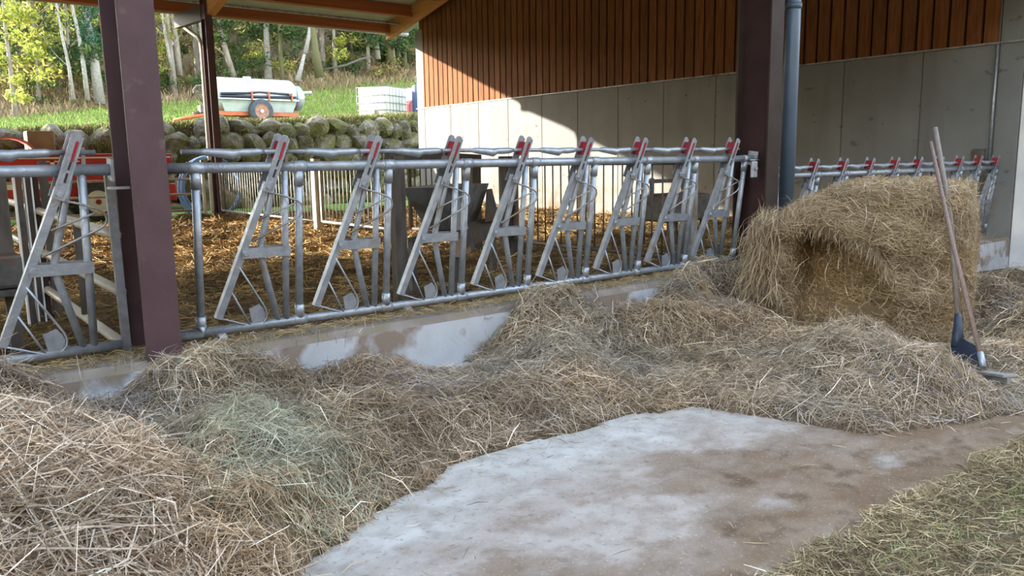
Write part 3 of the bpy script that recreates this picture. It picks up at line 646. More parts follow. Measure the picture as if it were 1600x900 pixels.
# boulders
def boulder(seed):
    import bmesh
    bm = bmesh.new(); bmesh.ops.create_icosphere(bm, subdivisions=2, radius=.5)
    r = random.Random(seed); off = [Vector((r.uniform(-1, 1), r.uniform(-1, 1), r.uniform(-1, 1))).normalized() for _ in range(9)]; cut = [r.uniform(.30, .44) for _ in range(9)]
    for v in bm.verts:
        for o_, c_ in zip(off, cut):
            d = v.co.dot(o_)
            if d > c_: v.co -= o_ * (d - c_) * .85
        v.co *= 1 + r.uniform(-.05, .05)
    me = bpy.data.meshes.new('stone'); bm.to_mesh(me); bm.free(); me.materials.append(stone_m)
    for p in me.polygons: p.use_smooth = False
    return me
bms = [boulder(i) for i in range(8)]
sw = empty('stone_retaining_wall', (9, 28, 0), kind='structure')
x = 1.0; nst = 0
for row in range(7):
    x = 1.0 + .3 * row
    while x < 19:
        w = random.uniform(.5, 1.25); h = random.uniform(.5, .85); zc = .25 + row * .52 + random.uniform(-.12, .12)
        if zc + .1 < float(zt_(x)) + .12:
            o = bpy.data.objects.new('stone', bms[nst % 8]); col.objects.link(o); o.parent = sw
            o.location = (x + w / 2 - 9, 28.1 + row * .09 + random.uniform(-.1, .1) - 28, zc); o.scale = (w * 1.15, .95, h * 1.18)
            o.rotation_euler = (random.uniform(-.3, .3), random.uniform(-.25, .25), random.uniform(-.4, .4)); nst += 1
        x += w * .80

# ------------------------------------------------------------------ forest
def branchy(h, r, lean=0.0, seed=0, nb=6):
    b = MB(); R = random.Random(seed); pts = []; 
    for i in range(7):
        t = i / 6; pts.append((lean * h * t + R.uniform(-.12, .12) * t, R.uniform(-.15, .15) * t, h * t - .3 * (1 - t)))
    b.tube(pts, [r * (1.25 if i == 0 else 1) * (1 - .8 * i / 6) + .01 for i in range(7)], 8)
    for k in range(nb):
        t = R.uniform(.25, .9); p = Vector((lean * h * t, 0, h * t)); a = R.uniform(0, 6.28); L = h * R.uniform(.12, .26)
        b.tube([p, p + Vector((math.cos(a) * L * .6, math.sin(a) * L * .6, L * .5)), p + Vector((math.cos(a) * L, math.sin(a) * L, L * .95))], [r * .35, r * .22, r * .08], 5)
    return b
def leaf_cloud(centres, radii, n, size, cols, flat=.7):
    centres = np.array(centres, float); radii = np.array(radii, float); k = rng.integers(0, len(centres), n)
    d = norm(rng.normal(size=(n, 3))) * (rng.random((n, 1)) ** .45); P = centres[k] + d * radii[k][:, None] * np.array([1, 1, flat])
    D = rng.normal(size=(n, 3)); L = rng.uniform(.7, 1.3, n) * size
    return strands(P, D, L, L * .75, palette(n, cols, .25), .15, seg=1)
YG = [(.36, .37, .07), (.27, .31, .06), (.44, .41, .09), (.19, .24, .05)]
DG = [(.05, .10, .03), (.08, .14, .04), (.10, .12, .04), (.04, .07, .025)]
OL = [(.20, .20, .06), (.26, .22, .08), (.15, .16, .05), (.30, .27, .09)]
kinds = []
for i, (h, r, pal, nl, lean, bk_) in enumerate([(13, .16, YG, 2600, .03, bark), (15, .22, OL, 1500, -.02, bark), (12, .13, DG, 2800, .02, bark), (16, .26, OL, 1100, .01, bark_pale), (11, .12, YG, 1700, -.05, bark), (14, .18, DG, 2000, .0, bark_moss)]):
    R = random.Random(i + 50); cs = []; rs = []
    for k in range(26):
        t = R.uniform(.12, 1.0); a = R.uniform(0, 6.28); rad = R.uniform(.3, 2.5) * (1.15 - .5 * t)
        cs.append((math.cos(a) * rad + lean * h * t, math.sin(a) * rad, h * t)); rs.append(R.uniform(.5, 1.1))
    tr = branchy(h, r, lean, i); lv = leaf_cloud(cs, rs, nl, .27, pal)
    kinds.append((tr, lv, bk_))
labels = {0: 'yellow-green leafy tree in the sunlit forest behind the meadow', 1: 'thin-leaved olive tree in the forest behind the meadow', 2: 'dark green bushy tree in the forest behind the meadow',
          3: 'tall pale-trunked tree with sparse leaves in the forest behind the meadow', 4: 'small yellow-leaved tree in the forest behind the meadow', 5: 'dark mossy-trunked tree in the forest behind the meadow'}
firsts = {}
spots = []
R = random.Random(5)
for i in range(64):
    row = i % 4; a_ = .10 + .55 * ((i // 4) / 15.0) + R.uniform(-.012, .012) + row * .009
    Yy = 61 + row * 6.5 + R.uniform(-2, 2)
    k_ = R.choice([0, 0, 4, 1, 2, 5]) if a_ < .34 else R.choice([0, 1, 2, 2, 5, 3, 1])
    spots.append((a_ * Yy, Yy, k_))
spots += [(.125 * 57, 57, 0), (.148 * 60, 60, 4)]
for (X_, Y_, k_) in spots:
    z_ = float(terr(X_, Y_))
    if k_ not in firsts:
        tr, lv, bk_ = kinds[k_]; o = empty('forest_tree', (0, 0, 0), labels[k_], 'tree', 'trees of the forest beyond the meadow')
        tr.build('trunk', bk_, o); npmesh('foliage', *lv[:2], leaf_m, o, tint=lv[2])['kind'] = 'stuff'
        firsts[k_] = o; t_ = o
    else: t_ = copy_tree(firsts[k_])
    t_.location = (X_, Y_, z_ - .1); t_.rotation_euler.z = R.uniform(0, 6.28); s_ = R.uniform(.85, 1.25); t_.scale = (s_, s_, s_)
# undergrowth along the forest edge
parts = []
for i in range(130):
    a_ = R.uniform(.08, .66); Yy = R.uniform(58.5, 78); X_ = a_ * Yy; z_ = float(terr(X_, Yy)); hgt = R.uniform(.6, 2.2)
    cs = [(X_ + R.uniform(-1.2, 1.2), Yy + R.uniform(-.8, .8), z_ + R.uniform(.2, hgt)) for _ in range(6)]
    parts.append(leaf_cloud(cs, [R.uniform(.4, .9) for _ in range(6)], 330, .20, R.choice([OL, DG, YG, [(.30, .20, .10), (.22, .15, .08)], DG])))
V2, F2, T2 = merge(parts)
tag(npmesh('undergrowth', V2, F2, leaf_m, tint=T2), 'tangled low bushes and brambles along the forest edge', 'undergrowth', kind='stuff')
# far forest wall (dense stand up the slope)
parts = []
for i in range(170):
    a_ = R.uniform(.03, .72); Yy = R.uniform(84, 112); X_ = a_ * Yy; z_ = float(terr(X_, Yy))
    cs = [(X_ + R.uniform(-3, 3), Yy + R.uniform(-2, 2), z_ + R.uniform(.5, 13)) for _ in range(12)]
    parts.append(leaf_cloud(cs, [R.uniform(1.2, 2.4) for _ in range(12)], 600, .55, R.choice([DG, OL, DG, YG, DG])))
V2, F2, T2 = merge(parts)
tag(npmesh('distant_forest', V2, F2, leaf_m, tint=T2), 'dense dim forest canopy filling the slope behind the front trees', 'forest', kind='stuff')
def ray_to(px, py, Y):
    c = Vector((px - 800, 450 - py, -1250)); d = _r * c.x + _u * c.y + _b * c.z * 1.0
    d = Vector((_r.x * c.x + _u.x * c.y - _b.x * 1250, _r.y * c.x + _u.y * c.y - _b.y * 1250, _r.z * c.x + _u.z * c.y - _b.z * 1250))
    return Vector((0, 0, EYE)) + d * (Y / d.y)
def single_trunk(pts, r, m_, label, nb=0):
    Y = pts[0][2]; P_ = [ray_to(*p) for p in pts]; base = P_[0]; o = empty('bare_tree', base, label, 'tree')
    k = len(P_); d0 = P_[0] + (P_[0] - P_[1]) * .08
    b = MB(); b.tube([d0] + P_[1:], [r * (1 - .5 * i / (k - 1)) for i in range(k)], 8); b.build('trunk', m_, o)
    RR = random.Random(int(pts[0][0]))
    for q in range(nb):
        i = RR.randrange(1, k); p = P_[i]; a_ = RR.uniform(0, 6.28); L = RR.uniform(1, 2.4)
        MB().tube([p, p + Vector((math.cos(a_) * L * .5, math.sin(a_) * L * .5, L * .4)), p + Vector((math.cos(a_) * L, math.sin(a_) * L, L))], [r * .3, r * .2, .01], 5).build('branch', m_, o)
    return o
single_trunk([(115, 152, 57), (108, 105, 57), (98, 60, 57), (90, 20, 57), (84, -30, 57)], .11, bark_pale, 'thin pale birch trunk left of the near column, the leftmost of the pale pair', 3)
single_trunk([(137, 153, 57), (131, 105, 57), (124, 60, 57), (113, 10, 57), (106, -40, 57)], .15, bark_pale, 'pale birch trunk just left of the ivy-clad tree', 3)
iv = single_trunk([(156, 158, 57.5), (148, 100, 57.5), (138, 40, 57.5), (130, -40, 57.5)], .34, bark_pale, 'thick grey trunk wrapped in dark green ivy beside the near column', 0)
cs = [tuple(ray_to(135 + 7 * math.sin(q), 82 - q * 9, 57.3)) for q in range(13)]; lv = leaf_cloud(cs, [.75] * 13, 1800, .16, [(.03, .10, .06), (.04, .13, .07), (.02, .07, .04)], 1)
o = npmesh('ivy', lv[0] - np.array(iv.location), lv[1], leaf_m, iv, tint=lv[2]); o['kind'] = 'stuff'
single_trunk([(269, 110, 59), (262, 75, 59), (256, 40, 59), (250, 0, 59)], .13, bark_pale, 'slim pale trunk right of the near column', 2)
single_trunk([(280, 115, 60), (275, 70, 60), (270, 30, 60), (268, -10, 60)], .28, bark, 'grey-green trunk between near column and rainwater pipe', 2)
single_trunk([(325, 125, 60), (320, 80, 60), (314, 30, 60), (310, -10, 60)], .30, bark_pale, 'smooth grey trunk just left of the far column', 0)
single_trunk([(366, 122, 60), (356, 90, 60), (346, 55, 60), (338, 10, 60)], .26, bark, 'brown trunk right of the far column above the tanker', 1)
single_trunk([(465, 126, 56), (470, 108, 56), (476, 84, 56)], .22, bark_pale, 'leaning lower half of a snapped pale trunk', 0)
single_trunk([(477, 82, 56), (482, 60, 56), (486, 30, 56), (489, -10, 56)], .18, bark_pale, 'snapped pale stem above the leaning broken trunk', 0)
single_trunk([(499, 118, 56), (492, 80, 56), (488, 45, 56), (484, -10, 56)], .38, bark_moss, 'thick mossy trunk right of the broken pale one', 2)
single_trunk([(591, 90, 60), (588, 60, 60), (586, 20, 60)], .22, bark_pale, 'slim pale trunk near the end of the roof overhang', 0)
single_trunk([(610, 95, 60), (606, 60, 60), (600, 20, 60)], .42, bark_moss, 'broad dark mossy trunk under the rafter tip', 0)
single_trunk([(624, 88, 60), (618, 68, 60), (614, 40, 60)], .14, bark_pale, 'thin curved pale stem by the wall corner', 1)
lg = empty('fallen_log', ray_to(540, 98, 58), 'dark fallen log lying on the slope above the white tank', 'log')
MB().tube([ray_to(505, 109, 58), ray_to(540, 102, 58), ray_to(562, 93, 58), ray_to(580, 88, 58)], [.06, .09, .08, .05], 8).build('stem', dark_post, lg)

# ------------------------------------------------------------------ slurry tanker on the terrace
TY = 45.0
def wheel(c, axis, R_, w, rim, parent, rimm, hubm=None, name='wheel'):
    b = MB(); b.lathe(c, axis, [(-w / 2, R_ * .62), (-w / 2, R_ * .9), (-w * .36, R_), (w * .36, R_), (w / 2, R_ * .9), (w / 2, R_ * .62), (w * .3, R_ * .58), (-w * .3, R_ * .58), (-w / 2, R_ * .62)], 28, False)
    o = b.build(name, rubber, parent)
    MB().lathe(c, axis, [(-w * .45, R_ * .64), (-w * .47, R_ * .58), (-w * .40, R_ * .5), (-w * .38, R_ * .22), (-w * .46, R_ * .18), (-w * .46, .001)], 20, False).lathe(c, axis, [(w * .45, R_ * .64), (w * .2, R_ * .5), (w * .2, .001)], 20, False).build('rim', rimm, o)
    MB().lathe(c, axis, [(-w * .5, .001), (-w * .5, R_ * .14), (-w * .3, R_ * .16)], 12, False).build('hub', hubm or rimm, o)
    return o
tg = ray_to(398, 193, TY).z
tk = empty('slurry_tanker', (17.3, TY, tg), 'pale slurry tanker trailer with orange frame parked on the upper meadow', 'tanker trailer')
x0_, x1_ = ray_to(326, 150, TY).x, ray_to(457, 150, TY).x; zc_ = ray_to(400, 149, TY).z; rt = .90
MB().lathe((x0_, TY, zc_), (1, 0, 0), [(0, .05), (.03, rt * .6), (.12, rt * .88), (.3, rt), (x1_ - x0_ - .25, rt), (x1_ - x0_ - .08, rt * .88), (x1_ - x0_, rt * .55), (x1_ - x0_ + .03, .05)], 36).build('tank', green_tank, tk)
MB().lathe((x1_, TY - .1, zc_ - .1), (1, 0, 0), [(0, .62), (.1, .70), (.3, .70), (.45, .55), (.52, .3), (.55, .02)], 28).build('rear_hatch', galv, tk)
MB().tube([(x1_ - .3, TY - .3, zc_ + .18), (x1_ + 1.05, TY - .3, zc_ + .24)], .10, 10).build('outlet_pipe', galv, tk)
MB().box(((x0_ + x1_) / 2, TY - rt - .02, zc_ - .30), (x1_ - x0_ - .1, .16, .07)).build('hose_shelf', galv, tk)
MB().tube([(x0_ + .3, TY - rt - .05, zc_ - .18), (x1_ - .2, TY - rt - .05, zc_ - .12)], .075, 8).tube([(x0_ + .3, TY - rt - .05, zc_ - .05), (16.5, TY - rt - .02, zc_ + .02), (17.2, TY - rt + .04, zc_ + .10), (x1_ - .6, TY - rt - .02, zc_ + .04)], .07, 8).build('suction_hose', mat('black_hose', (.02, .025, .04), rough=.5), tk)
for fx in (.42, .62, .9): MB().box((x0_ + (x1_ - x0_) * fx, TY - rt - .08, zc_ - .12), (.07, .2, .42)).build('hose_clip', orange_paint, tk)
MB().box(((x0_ + x1_) / 2, TY - .55, zc_ - 1.05), (x1_ - x0_ + .1, .14, .22)).box(((x0_ + x1_) / 2, TY + .55, zc_ - 1.05), (x1_ - x0_ + .1, .14, .22)).box((x0_ + 1.2, TY, zc_ - 1.05), (.2, 1.2, .2)).box((x1_ - .4, TY, zc_ - 1.05), (.2, 1.2, .2)).build('chassis', orange_paint, tk)
MB().plate([(x0_ + .4, TY - .8, zc_ - .5), (x1_ - .2, TY - .8, zc_ - .5), (x1_ - .3, TY - .62, zc_ - .95), (x0_ + .6, TY - .62, zc_ - .95)], (0, 1, .3), .04).build('side_skirt', green_tank, tk)
wx = ray_to(398, 180, TY).x
for s_ in (-1, 1): wheel((wx, TY + s_ * .95, tg + .62), (0, -s_, 0), .66, .42, .35, tk, mat('rusty_rim', (.22, .10, .07), (.3, .16, .11), 8, .7) if s_ < 0 else bpy.data.materials['rusty_rim'], white_paint)
MB().tube([(x0_ + .1, TY - .4, zc_ - 1.05), (ray_to(272, 198, TY).x, TY, tg + .1)], .09, 8).tube([(x0_ + .1, TY + .4, zc_ - 1.05), (ray_to(272, 198, TY).x, TY, tg + .1)], .09, 8).build('drawbar', orange_paint, tk)
MB().box((x0_ - .35, TY - .1, zc_ - .85), (.5, .5, .42)).tube([(x0_ - .9, TY, zc_ - 1.1), (x0_ - .1, TY, zc_ - .85)], .11, 8).build('pump', steel_dark, tk, bevel=.04)
MB().tube([(x0_ - .25, TY, zc_ - .6), (x0_ - .55, TY, zc_ - .1), (x0_ - .78, TY, zc_ + .15), (x0_ - .6, TY, zc_ + .38), (x0_ - .2, TY, zc_ + .42), (x0_ + .1, TY, zc_ + .42)], .06, 8).tube([(x0_ - .8, TY, zc_ + .05), (x0_ + .1, TY, zc_ + .05)], .05, 8).build('air_hose', steel_dark, tk)
MB().box((x0_ - .12, TY, zc_ + .3), (.36, .3, .3)).build('valve', orange_paint, tk, bevel=.04)
MB().tube([(x1_ - .1, TY - .2, zc_ - .9), (x1_ + .2, TY - .2, zc_ - 1.2), (x1_ + 1.1, TY - .2, zc_ - 1.2)], .11, 10).build('spreader_pipe', galv, tk)
MB().disc((16.9, TY, zc_ + rt + .02), (0, 0, 1), .22, .14, 14).build('tank_lid', galv, tk)

# ------------------------------------------------------------------ IBC container, car, drum
iy = 30.0; iz = ray_to(600, 187, iy).z
ic = Vector((ray_to(601, 160, iy + .6).x, iy + .75, 0)); iz = float(terr(ic.x, ic.y)) - .08
ibc = empty('ibc_tank', (ic.x, ic.y, iz), 'white caged liquid container on a pallet above the stone wall', 'container')
th = math.radians(28); ax = Vector((math.cos(th), math.sin(th), 0)); ay = Vector((-math.sin(th), math.cos(th), 0)); az = Vector((0, 0, 1))
def ip(a, b_, c): return Vector((ic.x, ic.y, iz)) + ax * a + ay * b_ + az * c
hw, hd = .86, .74
MB().box(ip(0, 0, .83), (hw * 1.92, hd * 1.9, 1.26), (ax, ay, az)).build('bottle', white_plastic, ibc, bevel=.1)
MB().disc(ip(0, 0, 1.48), az, .15, .07, 14).build('lid', red_plastic, ibc)
cage_m = mat('cage_tube', (.22, .23, .22), rough=.4, metal=.4)
for c_ in (.22, .50, .80, 1.10, 1.44):
    MB().tube([ip(-hw, -hd, c_), ip(hw, -hd, c_), ip(hw, hd, c_), ip(-hw, hd, c_), ip(-hw, -hd, c_)], .013, 6).build('cage_hoop', cage_m, ibc)
for i in range(8):
    a_ = -hw + 2 * hw * i / 7
    for b_ in (-hd, hd): MB().tube([ip(a_, b_, .2), ip(a_, b_, 1.44)], .011, 6).build('cage_bar', cage_m, ibc)
for i in range(1, 6):
    b_ = -hd + 2 * hd * i / 6
    for a_ in (-hw, hw): MB().tube([ip(a_, b_, .2), ip(a_, b_, 1.44)], .011, 6).build('cage_bar', cage_m, ibc)
pb = MB().box(ip(0, 0, .17), (hw * 2, hd * 2, .04), (ax, ay, az))
for a_ in (-hw + .1, 0, hw - .1):
    for b_ in (-hd + .1, 0, hd - .1): pb.box(ip(a_, b_, .08), (.18, .16, .16), (ax, ay, az))
pb.build('pallet', mat('pallet_wood', (.5, .42, .3), rough=.8), ibc)
MB().disc(ip(-hw - .04, 0, .3), ax, .09, .1, 12).box(ip(-hw - .03, 0, .34), (.06, .3, .3), (ax, ay, az)).build('outlet_valve', mat('valve_yellow', (.6, .48, .3), rough=.6), ibc)
cy_ = 35.0; cx_ = ray_to(650, 165, cy_).x; cz = float(terr(cx_, cy_)) - .05
car = empty('car', (cx_ + .8, cy_, cz), 'dark red car with pale windows mostly hidden behind the barn wall', 'car')
def prism(prof, y0, y1, x_off):
    n_ = len(prof); b = MB(); vs = [(x_off + p[0], y0, cz + p[1]) for p in prof] + [(x_off + p[0], y1, cz + p[1]) for p in prof]
    b.poly(vs, [tuple(range(n_)), tuple(reversed(range(n_, 2 * n_)))] + [(i, n_ + i, n_ + (i + 1) % n_, (i + 1) % n_) for i in range(n_)]); return b
prism([(-1.5, .35), (-1.52, .85), (-1.3, 1.02), (2.3, 1.05), (3.0, .85), (3.05, .35)], cy_ - .85, cy_ + .85, cx_ + .6).build('body', mat('car_red', (.22, .012, .02), rough=.3), car, bevel=.05)
prism([(-1.2, 1.03), (-.95, 1.6), (1.0, 1.62), (1.8, 1.05)], cy_ - .75, cy_ + .75, cx_ + .6).build('cabin', mat('car_glass', (.55, .62, .70), rough=.15), car, bevel=.04)
MB().span((cx_ - .3, cy_ - .72, cz + 1.6), (cx_ + 1.5, cy_ + .72, cz + 1.66)).build('roof', mat('car_roof', (.3, .33, .38), rough=.3), car)
for dx in (-.75, 2.2): wheel((cx_ + .6 + dx, cy_ - .8, cz + .33), (0, 1, 0), .34, .22, .2, car, galv)
tag(MB().lathe((ray_to(654, 165, 29.6).x, 29.6, float(terr(17.5, 29.6)) - .05), (0, 0, 1), [(0, .2), (.02, .26), (.5, .27), (1.0, .27), (1.45, .26), (1.48, .2)], 18).build('blue_drum', mat('drum_blue', (.05, .08, .16), rough=.5)), 'blue drum standing at the corner of the concrete wall', 'drum')

# ------------------------------------------------------------------ red wagon behind the pen
WY = 24.9
wg = empty('red_farm_wagon', (4, WY, .1), 'red farm wagon with white lettering parked behind the pen', 'wagon')
xa, xb = ray_to(-40, 270, WY).x, ray_to(279, 270, WY).x; ztop = ray_to(150, 240, WY).z; zmid = ray_to(150, 268, WY).z
MB().span((xa, WY, zmid - .02), (6.1, WY + 1.8, ztop)).build('body', red_paint, wg, bevel=.03)
MB().span((xa, WY - .03, ztop - .13), (6.9, WY + .02, ztop - .09)).build('top_trim', white_paint, wg)
MB().span((xa, WY - .03, zmid - .06), (6.0, WY + .03, zmid - .01)).build('lower_trim', white_paint, wg)
MB().span((3.0, WY + .05, zmid - .78), (5.6, WY + 1.7, zmid)).build('underbody', red_paint, wg, bevel=.05)
MB().span((xa, WY + .02, zmid - .35), (6.9, WY + .1, zmid - .30)).build('side_rail', steel_dark, wg)
for s0, s1, tt_ in ((6.05, 6.95, .0),):
    MB().span((s0, WY, ztop - .55), (s1, WY + 1.6, ztop - .02)).build('tail_box', red_paint, wg, bevel=.02)
    MB().span((s0 + .05, WY - .1, .55), (s1 + .05, WY + .5, 1.05)).build('tail_unit', mat('bright_red', (.62, .03, .03), rough=.4), wg, bevel=.05)
    MB().span((s0 + .3, WY - .02, ztop - .36), (s0 + .62, WY, ztop - .14)).build('decal', mat('decal_yellow', (.6, .5, .05), rough=.5), wg)
wheel((ray_to(152, 315, WY - .1).x, WY - .1, .10 + .50), (0, 1, 0), .52, .40, .3, wg, white_paint, red_plastic)
wheel((ray_to(152, 315, WY - .1).x, WY + 1.6, .10 + .50), (0, -1, 0), .52, .40, .3, wg, white_paint, red_plastic)
wheel((ray_to(-30, 315, WY - .1).x, WY - .1, .10 + .50), (0, 1, 0), .52, .40, .3, wg, white_paint, red_plastic)
fl = MB()
fx0 = ray_to(22, 225, WY).x
for i in range(9):
    pass
arc = [(fx0 - .12 + .62 * math.cos(t) * .9, WY - .1, ztop + .02 + .42 * math.sin(t)) for t in [math.pi * (1 - i / 9) for i in range(10)]]
vs = [(p[0], WY - .3, p[2]) for p in arc] + [(p[0], WY + .5, p[2]) for p in arc]
fl.poly(vs, [(i, i + 1, i + 11, i + 10) for i in range(9)], True); q = fl.build('pickup_hood', mat('faded_red', (.55, .2, .2), rough=.6), wg); q.modifiers.new('solid', 'SOLIDIFY').thickness = .03
MB().span((fx0 + .35, WY + .3, ztop), (fx0 + 1.0, WY + .9, ztop + .62)).build('tool_box', mat('tan_box', (.36, .26, .18), rough=.8), wg, bevel=.02)
MB().span((xa, WY - .2, .75), (fx0 + .1, WY + 1.2, 1.05)).build('front_panel', red_paint, wg, bevel=.04)
MB().span((fx0 - .5, WY - .22, 1.0), (fx0 + .45, WY - .18, 1.18)).build('white_panel', white_paint, wg)
# lettering: two large serif stems and a row of small letters, partly hidden by the rail
def serif(b, x, w, z0, z1):
    b.span((x, WY - .035, z0), (x + w * .34, WY - .032, z1)); b.span((x - w * .3, WY - .035, z1 - .03), (x + w * .64, WY - .032, z1)); b.span((x - w * .3, WY - .035, z0), (x + w * .64, WY - .032, z0 + .03))
b = MB(); lx = ray_to(78, 255, WY).x
serif(b, lx, .30, zmid, ztop - .19); serif(b, lx + .52, .30, zmid, ztop - .19); b.span((lx, WY - .035, zmid + .10), (lx + .6, WY - .032, zmid + .15)); b.build('large_letter', white_paint, wg)
lx = ray_to(124, 255, WY).x; k = 0
while lx < ray_to(166, 255, WY).x:
    b = MB(); w_ = random.choice((.06, .075, .05)); z0, z1 = zmid + .02, zmid + .13
    b.span((lx, WY - .034, z0), (lx + .02, WY - .031, z1)); b.span((lx, WY - .034, z0), (lx + w_, WY - .031, z0 + .02))
    if k % 2: b.span((lx, WY - .034, z1 - .02), (lx + w_, WY - .031, z1)); b.span((lx + w_ - .02, WY - .034, z0), (lx + w_, WY - .031, z1))
    b.build('small_letter', white_paint, wg); lx += w_ + .045; k += 1
MB().tube([(xa, WY + .2, .45), (6.9, WY + .2, .5)], .05, 8).build('lower_beam', steel_dark, wg)

# ------------------------------------------------------------------ hay on the feed table
mounds = [(-.3, 3.1, .30, 1.0, 1.2), (.25, 3.6, .26, .6, .8), (.15, 4.75, .48, .5, .5), (1.45, 4.72, .34, .6, .33), (1.30, 3.70, .24, .50, .65), (.9, 2.9, .10, .4, .5),
          (2.0, 3.75, .16, .4, .4), (2.45, 4.55, .14, .4, .4), (2.75, 3.75, .12, .5, .35), (3.45, 3.8, .14, .35, .3), (3.7, 4.15, .12, .3, .25), (3.95, 4.85, .24, .30, .30), (4.4, 4.95, .36, .42, .26), (4.30, 4.45, .20, .30, .28), (3.85, 4.35, .14, .28, .26), (4.75, 4.3, .20, .32, .30), (5.1, 4.2, .12, .3, .3),
          (5.15, 4.8, .10, .4, .3), (6.25, 4.95, .44, .55, .30), (5.75, 4.7, .24, .4, .35), (6.8, 4.7, .30, .4, .4), (5.5, 4.0, .22, .5, .5), (5.2, 2.75, .20, .6, .45), (5.75, 3.05, .17, .5, .40), (5.1, 2.2, .18, .4, .3), (6.4, 2.25, .12, .5, .35),
          (7.7, 2.35, .34, .6, .45), (8.6, 3.2, .34, .7, .6), (10.3, 3.6, .34, .9, .6), (11.9, 5.15, .62, .55, .35), (13.5, 4.2, .12, 1.2, .8), (9.0, 2.1, .3, 1.2, .5)]
bx = np.array([-4, .80, .98, 1.10, 1.6, 2.2, 2.75, 3.4, 3.9, 4.10, 4.25, 4.6, 5.2, 6.5, 9, 15.3]); by = np.array([.9, 1.2, 2.2, 2.72, 3.08, 3.22, 3.30, 3.20, 3.02, 2.55, 2.10, 1.92, 1.80, 1.70, 1.65, 1.6])
def hay_h(X, Y):
    X = np.asarray(X, float); Y = np.asarray(Y, float)
    e = Y - np.interp(X, bx, by) + .28 * fbm(X * 2.6, Y * 2.6, 71, 4)
    m = sstep(-.03, .30, e)
    h = .035 + 0 * X
    for mx, my, mh, rx, ry in mounds: h = h + mh * np.exp(-(((X - mx) / rx) ** 2 + ((Y - my) / ry) ** 2) * 1.15)
    bare = .80 * np.exp(-(((X - 5.95) / .48) ** 2 + ((Y - 2.25) / .32) ** 2)) + np.exp(-(((X - 3.3) / .42) ** 2 + ((Y - 4.95) / .34) ** 2)) + .8 * np.exp(-(((X - 2.5) / .6) ** 2 + ((Y - 5.1) / .2) ** 2)) + .9 * np.exp(-(((X - .75) / .3) ** 2 + ((Y - 5.1) / .16) ** 2))
    wx_ = X + .25 * fbm(X * 2.3, Y * 2.3, 79, 3); wy_ = Y + .25 * fbm(X * 2.3, Y * 2.3, 80, 3)
    lump = .22 * np.sqrt(np.abs(fbm(wx_ * 1.7, wy_ * 1.7, 77, 3))) + .15 * np.sqrt(np.abs(fbm(wx_ * 4.6, wy_ * 4.6, 78, 3))) + .10 * fbm(X * 11, Y * 11, 82, 3) - .05
    h = h + lump * np.clip(.22 + h * 2.4, 0, 1)
    h = h * m * (1 - np.clip(bare * 1.15, 0, 1)) * (1 - .65 * sstep(5.05, 5.3, Y))
    return np.where(m > .02, h, -.05)
def hay_z(X, Y):
    f = fz(X); h = hay_h(X, Y)
    on = Y > 5.06
    ctop = np.where(X < 8.35, .385, np.where(Y > 5.45, .13, f))
    z = f + h
    return np.where(on, np.where(z > ctop, z, ctop - .06), z)
HAY = [(.33, .25, .155), (.44, .34, .21), (.24, .175, .11), (.54, .43, .29), (.31, .25, .18), (.15, .105, .065), (.68, .57, .42), (.37, .275, .15)]
STRAW = [(.42, .325, .215), (.52, .42, .295), (.32, .24, .155), (.74, .64, .50), (.22, .16, .105), (.47, .385, .285)]
GREEN = [(.33, .335, .225), (.41, .41, .295), (.26, .265, .175), (.47, .465, .345), (.36, .325, .22)]
GREY = [(.33, .31, .30), (.40, .38, .37), (.25, .23, .22), (.30, .26, .20)]
